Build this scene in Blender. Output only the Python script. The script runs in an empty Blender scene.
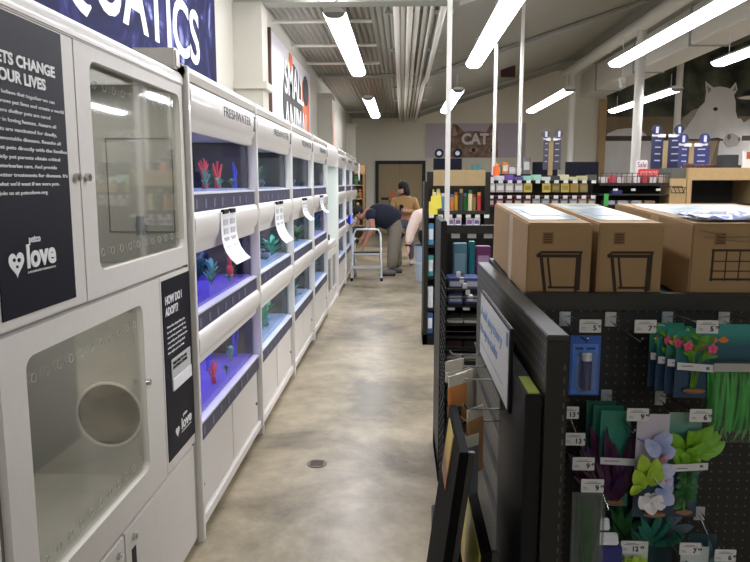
import bpy, math, random
from mathutils import Vector, Matrix
R = random.Random(7)
PI = math.pi
SC = bpy.context.scene
COL = SC.collection

# ------------------------------------------------------------------ materials
def lin(c):
    if isinstance(c, str):
        c = [int(c[i:i + 2], 16) / 255 for i in (0, 2, 4)]
    return tuple((v / 12.92 if v <= .04045 else ((v + .055) / 1.055) ** 2.4) for v in c)

def mat(name, col, rough=.5, metal=0., noise=0., nscale=30., bump=0., coat=0., emit=0., col2=None, spec=.5):
    m = bpy.data.materials.new(name)
    m.use_nodes = True
    nt = m.node_tree
    b = nt.nodes['Principled BSDF']
    c = (*lin(col), 1)
    b.inputs['Base Color'].default_value = c
    b.inputs['Roughness'].default_value = rough
    b.inputs['Metallic'].default_value = metal
    b.inputs['Coat Weight'].default_value = coat
    b.inputs['Specular IOR Level'].default_value = spec
    tc = nt.nodes.new('ShaderNodeTexCoord')
    nz = nt.nodes.new('ShaderNodeTexNoise')
    nz.inputs['Scale'].default_value = nscale
    nz.inputs['Detail'].default_value = 4
    nt.links.new(tc.outputs['Object'], nz.inputs['Vector'])
    rp = nt.nodes.new('ShaderNodeValToRGB')
    rp.color_ramp.elements[0].position = .3
    rp.color_ramp.elements[1].position = .7
    c2 = (*lin(col2), 1) if col2 else tuple([v * (1 - max(noise, .03)) for v in c[:3]]) + (1,)
    rp.color_ramp.elements[0].color = c2
    rp.color_ramp.elements[1].color = c
    nt.links.new(nz.outputs['Fac'], rp.inputs['Fac'])
    nt.links.new(rp.outputs['Color'], b.inputs['Base Color'])
    if bump:
        bp = nt.nodes.new('ShaderNodeBump')
        bp.inputs['Strength'].default_value = bump
        bp.inputs['Distance'].default_value = .01
        nt.links.new(nz.outputs['Fac'], bp.inputs['Height'])
        nt.links.new(bp.outputs['Normal'], b.inputs['Normal'])
    if emit:
        b.inputs['Emission Color'].default_value = c
        b.inputs['Emission Strength'].default_value = emit
    return m

def clear(name, tint=(1, 1, 1), refl=.04, rough=.02, opac=0., ocol=(1, 1, 1), fres=.55):
    """a thin clear sheet: transparent with a Fresnel mirror"""
    m = bpy.data.materials.new(name)
    m.use_nodes = True
    nt = m.node_tree
    nt.nodes.clear()
    out = nt.nodes.new('ShaderNodeOutputMaterial')
    tr = nt.nodes.new('ShaderNodeBsdfTransparent')
    tr.inputs['Color'].default_value = (*tint, 1)
    gl = nt.nodes.new('ShaderNodeBsdfGlossy')
    gl.inputs['Roughness'].default_value = rough
    fr = nt.nodes.new('ShaderNodeLayerWeight')
    fr.inputs['Blend'].default_value = .25
    mu = nt.nodes.new('ShaderNodeMath'); mu.operation = 'MULTIPLY_ADD'
    mu.inputs[1].default_value = fres
    mu.inputs[2].default_value = refl
    mx = nt.nodes.new('ShaderNodeMixShader')
    nt.links.new(fr.outputs['Fresnel'], mu.inputs[0])
    nt.links.new(mu.outputs[0], mx.inputs['Fac'])
    last = tr
    if opac:
        df = nt.nodes.new('ShaderNodeBsdfDiffuse')
        df.inputs['Color'].default_value = (*ocol, 1)
        m2 = nt.nodes.new('ShaderNodeMixShader')
        m2.inputs['Fac'].default_value = opac
        nt.links.new(tr.outputs[0], m2.inputs[1])
        nt.links.new(df.outputs[0], m2.inputs[2])
        last = m2
    nt.links.new(last.outputs[0], mx.inputs[1])
    nt.links.new(gl.outputs[0], mx.inputs[2])
    nt.links.new(mx.outputs[0], out.inputs['Surface'])
    return m

def peg_mat(name, col, dot, axes, pitch=.0254, rad=.0030, rough=.45):
    """pegboard: a grid of small round holes in object space along two axes"""
    m = mat(name, col, rough)
    nt = m.node_tree
    b = nt.nodes['Principled BSDF']
    tc = nt.nodes.new('ShaderNodeTexCoord')
    sp = nt.nodes.new('ShaderNodeSeparateXYZ')
    nt.links.new(tc.outputs['Object'], sp.inputs[0])
    sq = []
    for ax in axes:
        d = nt.nodes.new('ShaderNodeMath'); d.operation = 'DIVIDE'; d.inputs[1].default_value = pitch
        f = nt.nodes.new('ShaderNodeMath'); f.operation = 'FRACT'
        s = nt.nodes.new('ShaderNodeMath'); s.operation = 'SUBTRACT'; s.inputs[1].default_value = .5
        q = nt.nodes.new('ShaderNodeMath'); q.operation = 'POWER'; q.inputs[1].default_value = 2
        nt.links.new(sp.outputs[ax], d.inputs[0]); nt.links.new(d.outputs[0], f.inputs[0])
        nt.links.new(f.outputs[0], s.inputs[0]); nt.links.new(s.outputs[0], q.inputs[0])
        sq.append(q)
    a = nt.nodes.new('ShaderNodeMath'); a.operation = 'ADD'
    nt.links.new(sq[0].outputs[0], a.inputs[0]); nt.links.new(sq[1].outputs[0], a.inputs[1])
    lt = nt.nodes.new('ShaderNodeMath'); lt.operation = 'LESS_THAN'; lt.inputs[1].default_value = (rad / pitch) ** 2
    nt.links.new(a.outputs[0], lt.inputs[0])
    mx = nt.nodes.new('ShaderNodeMix'); mx.data_type = 'RGBA'
    nt.links.new(lt.outputs[0], mx.inputs[0])
    mx.inputs[6].default_value = (*lin(col), 1)
    mx.inputs[7].default_value = (*lin(dot), 1)  # holes coloured paler, as if light showed through from behind
    nt.links.new(mx.outputs[2], b.inputs['Base Color'])
    return m

def ramp_mat(name, stops, axis, lo, hi, rough=.4, wobble=0., nscale=6.):
    """printed colour bands along one object axis (a print, not light)"""
    m = mat(name, stops[0][1], rough)
    nt = m.node_tree
    b = nt.nodes['Principled BSDF']
    tc = nt.nodes.new('ShaderNodeTexCoord')
    sp = nt.nodes.new('ShaderNodeSeparateXYZ')
    nt.links.new(tc.outputs['Object'], sp.inputs[0])
    mr = nt.nodes.new('ShaderNodeMapRange')
    mr.inputs['From Min'].default_value = lo
    mr.inputs['From Max'].default_value = hi
    src = sp.outputs[axis]
    if wobble:
        nz = nt.nodes.new('ShaderNodeTexNoise')
        nz.inputs['Scale'].default_value = nscale
        nt.links.new(tc.outputs['Object'], nz.inputs['Vector'])
        ma = nt.nodes.new('ShaderNodeMath'); ma.operation = 'MULTIPLY_ADD'
        ma.inputs[1].default_value = wobble
        nt.links.new(nz.outputs['Fac'], ma.inputs[0])
        nt.links.new(src, ma.inputs[2])
        src = ma.outputs[0]
    nt.links.new(src, mr.inputs['Value'])
    rp = nt.nodes.new('ShaderNodeValToRGB')
    e = rp.color_ramp.elements
    while len(e) < len(stops):
        e.new(.5)
    for i, (p, c) in enumerate(stops):
        e[i].position = p
        e[i].color = (*lin(c), 1)
    nt.links.new(mr.outputs[0], rp.inputs['Fac'])
    nt.links.new(rp.outputs['Color'], b.inputs['Base Color'])
    return m

_mc = {}
def C(col, rough=.5, **k):
    key = (col, rough, tuple(sorted(k.items())))
    if key not in _mc:
        _mc[key] = mat('paint_' + col, col, rough, **k)
    return _mc[key]

M = {}
M['white'] = mat('white_plastic', 'e2ded8', .32, coat=.3)
M['white2'] = mat('white_laminate', 'dcd7d0', .42)
M['seam'] = mat('seam_dark', '2a2a2c', .7)
M['inner'] = mat('grey_liner', 'a8a7a1', .55)
M['navy'] = mat('navy_print', '10101f', .5, spec=.2)
M['strip'] = mat('strip_print', '3a3a55', .45)
M['letter'] = mat('white_letters', 'f0f0f0', .5)
M['grey_letter'] = mat('grey_letters', '3c3c40', .5)
M['metal'] = mat('brushed_metal', 'c6cace', .32, metal=.55)
M['chrome'] = mat('chrome', 'c8c8c8', .18, metal=1)
M['black'] = mat('black_powder', '211f1a', .5, spec=.35)
M['black2'] = mat('black_plastic', '101012', .5, spec=.25)
M['blacksteel'] = mat('dark_steel_rail', '2e2d28', .42, metal=.15)
M['peg_side'] = peg_mat('side_pegboard', '2e2c25', '78735f', (1, 2), .0254, .0044, .42)
M['peg_front'] = peg_mat('front_pegboard', '1b1a18', '5a5850', (0, 2), .0254, .0026, .5)
M['glass'] = clear('tank_glass', (.97, .98, 1), .015, fres=.16)
M['acrylic'] = clear('clear_acrylic', (.9, .9, .88), .04, .04, .018, (.6, .6, .57), fres=.38)
M['wrap'] = clear('clear_wrap', (.97, .97, .97), .03, .12, .025, (.8, .8, .8))
M['water'] = clear('tank_water', (.86, .93, 1), .0, .05)
M['tank_back'] = mat('tank_back', '0c0c1c', .5, noise=.5, nscale=7, col2='14283a')
M['gravel_purple'] = mat('purple_gravel', '6a58c8', .8, noise=.4, nscale=160, bump=.8)
M['gravel_pale'] = mat('pale_gravel', '9fb0d8', .8, noise=.4, nscale=160, bump=.8)
M['card'] = mat('cardboard', 'ab8b62', .75, noise=.07, nscale=14)
M['card_dark'] = mat('cardboard_print', '3a2a1b', .7)
M['tape'] = mat('box_tape', 'c2a77e', .3)
M['paper'] = mat('paper', 'eeeef0', .6)
M['tag'] = mat('price_tag_white', 'd4d4d2', .45)
M['tan'] = mat('tan_board', 'a89168', .55, noise=.08, nscale=20)
M['wood'] = mat('pale_wood', 'b99b6c', .5, noise=.1, nscale=18)
M['yellow'] = mat('yellow_card', 'e9d94e', .5)
M['wall'] = mat('painted_wall', 'bdb9ad', .7, nscale=3)
M['ceil'] = mat('ceiling_paint', '9a988f', .8, nscale=2)
M['ceil2'] = mat('ceiling_deck', '97968e', .7, nscale=2)
M['steel'] = mat('painted_steel', 'a3a49e', .6)
M['column'] = mat('column_white', 'dedcd4', .45)
M['skin'] = mat('skin_tone', 'b98068', .55)
M['skin2'] = mat('skin_light', 'c99680', .55)
M['hair'] = mat('dark_hair', '140f0d', .75, noise=.3, nscale=60)
M['navy_cloth'] = mat('navy_cotton', '14182a', .85, noise=.2, nscale=30)
M['khaki'] = mat('khaki_cotton', '7d7466', .9, noise=.12, nscale=30)
M['tan_cloth'] = mat('tan_knit', 'b58e5c', .9, noise=.1, nscale=40)
M['jeans'] = mat('grey_blue_denim', '5b6276', .9, noise=.15, nscale=40)
M['pink_cloth'] = mat('pale_pink_knit', 'd8bfb4', .9, noise=.06, nscale=40)
M['black_cloth'] = mat('black_fabric', '15151a', .9)
M['shoe'] = mat('shoe_grey', '6d6a68', .7)
M['lamp'] = mat('lamp_lens', 'f8f9ff', .4, emit=11.0)
M['leaf'] = mat('leaf_green', '5f9a26', .45, noise=.35, nscale=25)
M['leaf_lime'] = mat('leaf_lime', 'a9cf3a', .45, noise=.2, nscale=25)
M['leaf_teal'] = mat('leaf_teal', '2a7a66', .5, noise=.3, nscale=25)
M['leaf_dark'] = mat('leaf_dark', '2f6a34', .5, noise=.35, nscale=25)
M['grass'] = mat('grass_green', '3cb84a', .45, noise=.35, nscale=30)
M['maroon'] = mat('leaf_maroon', '4a1526', .55, noise=.4, nscale=20, col2='3a1c50')
M['pink'] = mat('petal_pink', 'e0507c', .5)
M['stone'] = mat('tan_stone', '97714f', .8, noise=.2, nscale=30, bump=.3)
M['pastel'] = mat('petal_white', 'd9d4e2', .5, noise=.2, nscale=14, col2='8fa2d8')
M['red_coral'] = mat('red_coral', 'e2304a', .45)
M['blue_coral'] = mat('blue_coral', '2438d8', .45)
M['green_coral'] = mat('mint_coral', '58b898', .5)
M['rock'] = mat('grey_rock', '6f7f8c', .8, noise=.3, nscale=18, bump=.4)

# floor: polished, mottled concrete
def floor_mat():
    m = mat('polished_concrete', 'b3a58a', .22)
    nt = m.node_tree
    b = nt.nodes['Principled BSDF']
    tc = nt.nodes.new('ShaderNodeTexCoord')
    n1 = nt.nodes.new('ShaderNodeTexNoise'); n1.inputs['Scale'].default_value = 1.15; n1.inputs['Detail'].default_value = 9; n1.inputs['Roughness'].default_value = .68; n1.inputs['Distortion'].default_value = .35
    n2 = nt.nodes.new('ShaderNodeTexNoise'); n2.inputs['Scale'].default_value = 6; n2.inputs['Detail'].default_value = 8; n2.inputs['Roughness'].default_value = .7
    for n in (n1, n2):
        nt.links.new(tc.outputs['Object'], n.inputs['Vector'])
    r1 = nt.nodes.new('ShaderNodeValToRGB')
    e = r1.color_ramp.elements
    e[0].position = .38; e[0].color = (*lin('6c6352'), 1)
    e[1].position = .62; e[1].color = (*lin('aea188'), 1)
    x = e.new(.48); x.color = (*lin('91856e'), 1)
    nt.links.new(n1.outputs['Fac'], r1.inputs['Fac'])
    r2 = nt.nodes.new('ShaderNodeValToRGB')
    r2.color_ramp.elements[0].position = .35; r2.color_ramp.elements[0].color = (.74, .74, .73, 1)
    r2.color_ramp.elements[1].position = .65; r2.color_ramp.elements[1].color = (1.08, 1.07, 1.05, 1)
    nt.links.new(n2.outputs['Fac'], r2.inputs['Fac'])
    mx = nt.nodes.new('ShaderNodeMix'); mx.data_type = 'RGBA'; mx.blend_type = 'MULTIPLY'; mx.inputs[0].default_value = 1
    nt.links.new(r1.outputs['Color'], mx.inputs[6]); nt.links.new(r2.outputs['Color'], mx.inputs[7])
    nt.links.new(mx.outputs[2], b.inputs['Base Color'])
    rr = nt.nodes.new('ShaderNodeMapRange')
    rr.inputs['To Min'].default_value = .30; rr.inputs['To Max'].default_value = .34
    nt.links.new(n1.outputs['Fac'], rr.inputs['Value'])
    nt.links.new(rr.outputs[0], b.inputs['Roughness'])
    return m
M['floor'] = floor_mat()

# ------------------------------------------------------------------ mesh builder
class MB:
    def __init__(s): s.v = []; s.f = []
    def add(s, vs, fs):
        o = len(s.v); s.v += [tuple(p) for p in vs]; s.f += [tuple(i + o for i in f) for f in fs]; return s
    def box(s, x0, x1, y0, y1, z0, z1):
        x0, x1 = min(x0, x1), max(x0, x1); y0, y1 = min(y0, y1), max(y0, y1); z0, z1 = min(z0, z1), max(z0, z1)
        return s.add([(x0, y0, z0), (x1, y0, z0), (x1, y1, z0), (x0, y1, z0), (x0, y0, z1), (x1, y0, z1), (x1, y1, z1), (x0, y1, z1)],
                     [(3, 2, 1, 0), (4, 5, 6, 7), (0, 1, 5, 4), (1, 2, 6, 5), (2, 3, 7, 6), (3, 0, 4, 7)])
    def hexa(s, p): # 8 points: bottom 4 ccw, top 4 ccw
        return s.add(p, [(3, 2, 1, 0), (4, 5, 6, 7), (0, 1, 5, 4), (1, 2, 6, 5), (2, 3, 7, 6), (3, 0, 4, 7)])
    def prism(s, poly, axis, a, b):
        """poly: ccw 2-D points; extruded along axis ('x','y','z') from a to b"""
        n = len(poly)
        def P(p, t):
            return {'x': (t, p[0], p[1]), 'y': (p[0], t, p[1]), 'z': (p[0], p[1], t)}[axis]
        vs = [P(p, a) for p in poly] + [P(p, b) for p in poly]
        fs = [tuple(range(n))[::-1], tuple(range(n, 2 * n))]
        fs += [(i, (i + 1) % n, n + (i + 1) % n, n + i) for i in range(n)]
        return s.add(vs, fs)
    def tube(s, pts, r, n=8, caps=True):
        pts = [Vector(p) for p in pts]
        rs = r if isinstance(r, (list, tuple)) else [r] * len(pts)
        o = len(s.v); up = None
        for i, p in enumerate(pts):
            d = (pts[min(i + 1, len(pts) - 1)] - pts[max(i - 1, 0)]).normalized()
            if up is None:
                up = Vector((0, 0, 1)) if abs(d.z) < .9 else Vector((1, 0, 0))
            a = d.cross(up)
            if a.length < 1e-5: a = d.cross(Vector((0, 1, 0)))
            a.normalize(); b = a.cross(d).normalized(); up = b
            for k in range(n):
                t = 2 * PI * k / n
                s.v.append(tuple(p + (a * math.cos(t) + b * math.sin(t)) * rs[i]))
        for i in range(len(pts) - 1):
            for k in range(n):
                s.f.append((o + i * n + k, o + i * n + (k + 1) % n, o + (i + 1) * n + (k + 1) % n, o + (i + 1) * n + k))
        if caps:
            s.f.append(tuple(o + k for k in range(n))[::-1])
            s.f.append(tuple(o + (len(pts) - 1) * n + k for k in range(n)))
        return s
    def cyl(s, c, r, h, axis='z', n=20, r2=None):
        c = Vector(c); d = {'x': Vector((1, 0, 0)), 'y': Vector((0, 1, 0)), 'z': Vector((0, 0, 1))}[axis]
        return s.tube([c, c + d * h], [r, r if r2 is None else r2], n)
    def ball(s, c, rx, ry=None, rz=None, n=14, m=9):
        ry = rx if ry is None else ry; rz = rx if rz is None else rz
        o = len(s.v)
        s.v.append((c[0], c[1], c[2] - rz))
        for i in range(1, m):
            a = -PI / 2 + PI * i / m
            for k in range(n):
                t = 2 * PI * k / n
                s.v.append((c[0] + rx * math.cos(a) * math.cos(t), c[1] + ry * math.cos(a) * math.sin(t), c[2] + rz * math.sin(a)))
        s.v.append((c[0], c[1], c[2] + rz)); top = len(s.v) - 1
        for k in range(n):
            s.f.append((o, o + 1 + (k + 1) % n, o + 1 + k))
            for i in range(m - 2):
                q = o + 1 + i * n
                s.f.append((q + k, q + (k + 1) % n, q + n + (k + 1) % n, q + n + k))
            q = o + 1 + (m - 2) * n
            s.f.append((q + k, q + (k + 1) % n, top))
        return s
    def frame(s, axis, t0, t1, outer, inner, N=200):
        """plate with a hole; outer=(a0,a1,b0,b1) rect; inner = ('r',a0,a1,b0,b1,rad) or ('c',a,b,r); plane axes (a,b) by axis"""
        a0, a1, b0, b1 = outer
        if inner[0] == 'c': ca, cb = inner[1], inner[2]
        else: ca, cb = (inner[1] + inner[2]) / 2, (inner[3] + inner[4]) / 2
        angs = sorted(set([2 * PI * i / N for i in range(N)] + [math.atan2(b - cb, a - ca) % (2 * PI) for a in (a0, a1) for b in (b0, b1)]))
        def hit(rect, t):
            dx, dy = math.cos(t), math.sin(t); k = 1e9
            if dx > 1e-9: k = min(k, (rect[1] - ca) / dx)
            if dx < -1e-9: k = min(k, (rect[0] - ca) / dx)
            if dy > 1e-9: k = min(k, (rect[3] - cb) / dy)
            if dy < -1e-9: k = min(k, (rect[2] - cb) / dy)
            return (ca + dx * k, cb + dy * k)
        I, O = [], []
        for t in angs:
            O.append(hit((a0, a1, b0, b1), t))
            if inner[0] == 'c': I.append((ca + inner[3] * math.cos(t), cb + inner[3] * math.sin(t)))
            else:
                p = list(hit(inner[1:5], t)); r = inner[5]
                for sa, ea in ((-1, inner[1]), (1, inner[2])):
                    for sb, eb in ((-1, inner[3]), (1, inner[4])):
                        qa, qb = ea - sa * r, eb - sb * r
                        if (p[0] - qa) * sa > 0 and (p[1] - qb) * sb > 0:
                            # clip the ray to the corner circle
                            dx, dy = math.cos(t), math.sin(t); fx, fy = ca - qa, cb - qb
                            B = fx * dx + fy * dy; Cc = fx * fx + fy * fy - r * r
                            D = max(B * B - Cc, 0); k = -B + math.sqrt(D)
                            p = [ca + dx * k, cb + dy * k]
                I.append(tuple(p))
        def P(p, t): return {'x': (t, p[0], p[1]), 'y': (p[0], t, p[1]), 'z': (p[0], p[1], t)}[axis]
        n = len(angs)
        vs = [P(p, t0) for p in O] + [P(p, t0) for p in I] + [P(p, t1) for p in O] + [P(p, t1) for p in I]
        fs = []
        for i in range(n):
            j = (i + 1) % n
            fs += [(i, n + i, n + j, j), (2 * n + i, 2 * n + j, 3 * n + j, 3 * n + i), (i, j, 2 * n + j, 2 * n + i), (n + i, 3 * n + i, 3 * n + j, n + j)]
        return s.add(vs, fs)
    def leaf(s, base, tip, width, normal, bend=.0, n=6):
        """a thin pointed leaf blade with two slightly raised halves"""
        base, tip, normal = Vector(base), Vector(tip), Vector(normal).normalized()
        d = tip - base; side = d.cross(normal).normalized(); o = len(s.v)
        for i in range(n + 1):
            t = i / n; w = width * math.sin(PI * min(1, .06 + t * .94)) ** .75
            p = base + d * t + normal * bend * math.sin(PI * t)
            s.v += [tuple(p - side * w + normal * w * .25), tuple(p), tuple(p + side * w + normal * w * .25), tuple(p - normal * .0015)]
        for i in range(n):
            a = o + i * 4; b = a + 4
            s.f += [(a, a + 1, b + 1, b), (a + 1, a + 2, b + 2, b + 1), (a + 2, a + 3, b + 3, b + 2), (a + 3, a, b, b + 3)]
        return s
    def build(s, name, m, parent=None, smooth=False, bevel=0., loc=None, sub=0):
        me = bpy.data.meshes.new(name)
        me.from_pydata(s.v, [], s.f)
        me.update()
        import bmesh
        bm = bmesh.new(); bm.from_mesh(me)
        bmesh.ops.recalc_face_normals(bm, faces=bm.faces)
        if bevel:
            es = [e for e in bm.edges if len(e.link_faces) == 2 and e.calc_face_angle(0) > .5]
            bmesh.ops.bevel(bm, geom=es, offset=bevel, segments=2, affect='EDGES', clamp_overlap=True)
        bm.to_mesh(me); bm.free()
        if smooth:
            for p in me.polygons: p.use_smooth = True
            try: me.set_sharp_from_angle(angle=math.radians(40))
            except Exception: pass
        me.materials.append(m)
        o = bpy.data.objects.new(name, me)
        COL.objects.link(o)
        if parent: o.parent = parent
        if loc is not None: o.location = loc
        if sub:
            md = o.modifiers.new('sub', 'SUBSURF'); md.levels = sub; md.render_levels = sub
        return o

def tag(o, label, cat, group=None, kind=None):
    o['label'] = label; o['category'] = cat
    if group: o['group'] = group
    if kind: o['kind'] = kind
    return o
def thing(name, label, cat, loc=(0, 0, 0), rz=0., group=None):
    o = bpy.data.objects.new(name, None); COL.objects.link(o)
    o.empty_display_size = .05
    o.location = loc; o.rotation_euler = (0, 0, rz)
    return tag(o, label, cat, group)
def struct(o): o['kind'] = 'structure'; return o
def dup(o, loc=None, parent=None, label=None, rz=None, group=None):
    c = o.copy(); COL.objects.link(c)
    if parent is not None: c.parent = parent
    if loc is not None: c.location = loc
    if rz is not None: c.rotation_euler = (0, 0, rz)
    if label: c['label'] = label
    if group: c['group'] = group
    for ch in list(o.children):
        dup(ch, parent=c)
    return c

_tc = {}
AX = {'+x': ((0, 1, 0), (0, 0, 1), (1, 0, 0)), '-y': ((1, 0, 0), (0, 0, 1), (0, -1, 0)), '-x': ((0, -1, 0), (0, 0, 1), (-1, 0, 0))}
def text(name, body, h, face, org, m, parent=None, align='LEFT', bold=.0, width=None, depth=.0012, line=1.0):
    """lettering as a thin mesh; h = cap height; org = baseline start (or centre) point"""
    cu = bpy.data.curves.new(name, 'FONT'); cu.body = body; cu.size = h / .70
    cu.align_x = align; cu.extrude = depth; cu.offset = bold * h; cu.resolution_u = 4 if h > .02 else 2; cu.space_line = line
    ob = bpy.data.objects.new(name, cu); COL.objects.link(ob)
    dg = bpy.context.evaluated_depsgraph_get(); dg.update()
    me = bpy.data.meshes.new_from_object(ob.evaluated_get(dg))
    bpy.data.objects.remove(ob); bpy.data.curves.remove(cu)
    me.name = name
    X, Y, Z = [Vector(v) for v in AX[face]]
    k = 1.
    if width and len(me.vertices):
        xs = [v.co.x for v in me.vertices]; k = width / max(1e-6, max(xs) - min(xs))
    for v in me.vertices:
        c = v.co.copy(); v.co = Vector(org) + X * c.x * k + Y * c.y + Z * c.z
    me.materials.clear(); me.materials.append(m)
    o = bpy.data.objects.new(name, me); COL.objects.link(o)
    if parent: o.parent = parent
    return o

# ------------------------------------------------------------------ camera
F = 690.; PITCH = math.atan(98 / F); YAW = math.atan(27 / F * math.cos(PITCH))
cam = bpy.data.cameras.new('camera'); cam.sensor_width = 36; cam.lens = F / 750 * 36; cam.clip_start = .02
co = bpy.data.objects.new('camera', cam); COL.objects.link(co)
co.location = (0, 0, 1.53); co.rotation_euler = (PI / 2 - PITCH, 0, YAW)
SC.camera = co

# ------------------------------------------------------------------ shell
XL, XR, YB, YF = -1.5, 12.5, 21.0, -7.0
def slab(name, mb, m): return struct(mb.build(name, m))
slab('floor', MB().box(XL - .3, XR + .3, YF - .3, YB + .3, -.12, 0), M['floor'])
roof = [(XL - .3, 3.45), (.45, 3.45), (4.4, 4.75), (XR + .3, 6.2)]
slab('wall_left', MB().box(XL - .2, XL, YF, YB, 0, 3.46), M['wall'])
rp = [(XL - .2, 0), (XR + .2, 0), (XR + .2, 6.2), (4.4, 4.76), (.45, 3.46), (XL - .2, 3.46)]
slab('wall_back', MB().prism(rp, 'y', YB, YB + .2), mat('back_wall_lightened', 'e2dece', .7, nscale=3))  # wall colour lightened here to make up for weak light at the back
slab('wall_front', MB().prism(rp, 'y', YF - .2, YF), M['wall'])
slab('wall_right', MB().box(XR, XR + .2, YF, YB, 0, 6.2), M['wall'])
cb = MB()
for (a, b) in zip(roof[1:], roof[2:]):
    cb.prism([a, b, (b[0], b[1] + .2), (a[0], a[1] + .2)], 'y', YF - .2, YB + .2)
slab('ceiling', cb, M['ceil'])
cb = MB()
x = XL - .3
while x < .45:
    x2 = min(x + .075, .45)
    cb.prism([(x, 3.46), (x + .02, 3.435), (x + .05, 3.435), (x2, 3.46), (x2, 3.65), (x, 3.65)], 'y', YF - .2, YB + .2)
    x += .075
slab('ceiling_ribbed', cb, M['ceil2'])
# roof beams and wall pilasters every 6.2 m
for i, y in enumerate((.2, 6.4, 12.6, 18.8)):
    b = MB()
    if i > 1:
        b.box(XL, .45, y - .04, y + .04, 3.40, 3.44).build('x', M['steel']) if False else None
    (b if i < 2 else MB()).box(XL, .5, y - .09, y + .09, 3.10, 3.125).box(XL, .5, y - .09, y + .09, 3.38, 3.42).box(XL, .5, y - .012, y + .012, 3.12, 3.4)
    if i > 1: b.box(XL, .5, y - .05, y + .05, 3.385, 3.43)
    for (p, q, w) in (((0, .03, .09), (.03, .27, .012), (.27, .30, .09)) if i < 2 else ((.28, .34, .05),)):
        b.hexa([(.5, y - w, 3.10 + p), (4.4, y - w, 4.40 + p), (4.4, y + w, 4.40 + p), (.5, y + w, 3.10 + p),
                (.5, y - w, 3.10 + q), (4.4, y - w, 4.40 + q), (4.4, y + w, 4.40 + q), (.5, y + w, 3.10 + q)])
        b.hexa([(4.4, y - w, 4.40 + p), (XR, y - w, 5.80 + p), (XR, y + w, 5.80 + p), (4.4, y + w, 4.40 + p),
                (4.4, y - w, 4.40 + q), (XR, y - w, 5.80 + q), (XR, y + w, 5.80 + q), (4.4, y + w, 4.40 + q)])
    o = struct(b.build('trim_%d' % (i + 1), M['steel']))
    b = MB().box(XL, XL + .26, y - .02 - .10, y + .12, 0, 3.10).box(XL, XL + .30, y - .16, y + .16, 2.36 if i == 1 else 3.0, 2.42 if i == 1 else 3.06)
    struct(b.build('trim_%d' % (i + 11), M['wall']))
# lengthwise ridge girder on round columns, and purlins
struct(MB().cyl((4.4, -6.9, 4.42), .13, 26.2, 'y', 16).build('trim_20', M['column'], smooth=True))
for i, (x, z) in enumerate(((7.2, 5.1), (9.4, 5.45))):
    struct(MB().box(x - .05, x + .05, -6.9, 20.95, z - .05, z + .10).build('trim_%d' % (21 + i), M['steel']))
for x, y, zt, w in ((4.4, 13.4, 4.32, 'nearest to the tall navy sign posts'), (4.4, 18.6, 4.32, 'farther left by the back wall'), (7.2, 18.8, 5.2, 'right behind the tall navy signs')):
    t = thing('support_column', 'round white steel roof column, the one ' + w, 'column', (x, y, 0))
    MB().cyl((0, 0, .012), .085, zt - .012, 'z', 20).build('shaft', M['column'], t, True)
    MB().cyl((0, 0, .5), .12, .6, 'z', 20).build('collar', M['column'], t, True)
    MB().box(-.16, .16, -.16, .16, 0, .012).build('base_plate', M['steel'], t)
# wide white air duct right of the ridge
t = thing('air_duct', 'wide boxy white air duct hung under the roof ridge', 'duct', (4.9, 0, 0))
MB().box(0, .62, -6.5, 19.8, 3.86, 4.5).build('duct_body', M['column'], t, bevel=.02)
d = MB()
for k in range(9): d.box(-.02, .64, -5 + k * 2.9, -4.94 + k * 2.9, 3.84, 4.52)
d.build('duct_flanges', M['steel'], t)
# conduits on the ceiling
for k, (x, r, dz) in enumerate(((-.07, .035, 0), (.0, .03, .02), (.075, .035, 0), (.15, .03, .01), (.24, .022, .03), (.31, .02, .02), (.42, .035, -.02))):
    lb = ['leftmost of the grey ceiling conduits', 'second grey ceiling conduit from the left', 'third grey ceiling conduit from the left', 'middle one of the grey ceiling conduits',
          'thin grey conduit, third from the right of the ceiling bundle', 'thin grey conduit, second from the right of the ceiling bundle', 'thick grey conduit at the right edge of the ceiling bundle'][k]
    p = [(x, 6.52, 3.34 + dz), (x, 20.98, 3.34 + dz)]
    if k == 6: p = [(x, 6.52, 3.32), (x, 12.4, 3.32), (x - .04, 13, 3.32), (x - .04, 20.98, 3.32)]
    tag(MB().tube(p, r, 10).build('ceiling_conduit', C('d6d4cb', .5), smooth=True), lb, 'pipe', 'conduits under the ribbed ceiling')
b = MB()
for y in (8, 10.2, 14, 16.2): 
    tag(MB().box(-.2, .56, y - .02, y + .02, 3.385, 3.42).build('conduit_strut', M['steel']), 'grey strut across the ceiling conduits, %s' % {8: 'nearest the camera', 10.2: 'second from the camera', 14: 'third from the camera', 16.2: 'farthest from the camera'}[y], 'bracket', 'struts over the conduits')
# cross tie rods on left part
for y in (8.2, 9.6, 11.0):
    struct(MB().tube([(XL, y, 3.36), (-.35, y, 3.36)], .02, 8).build('trim_%d' % (30 + int(y)), M['column']))

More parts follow.
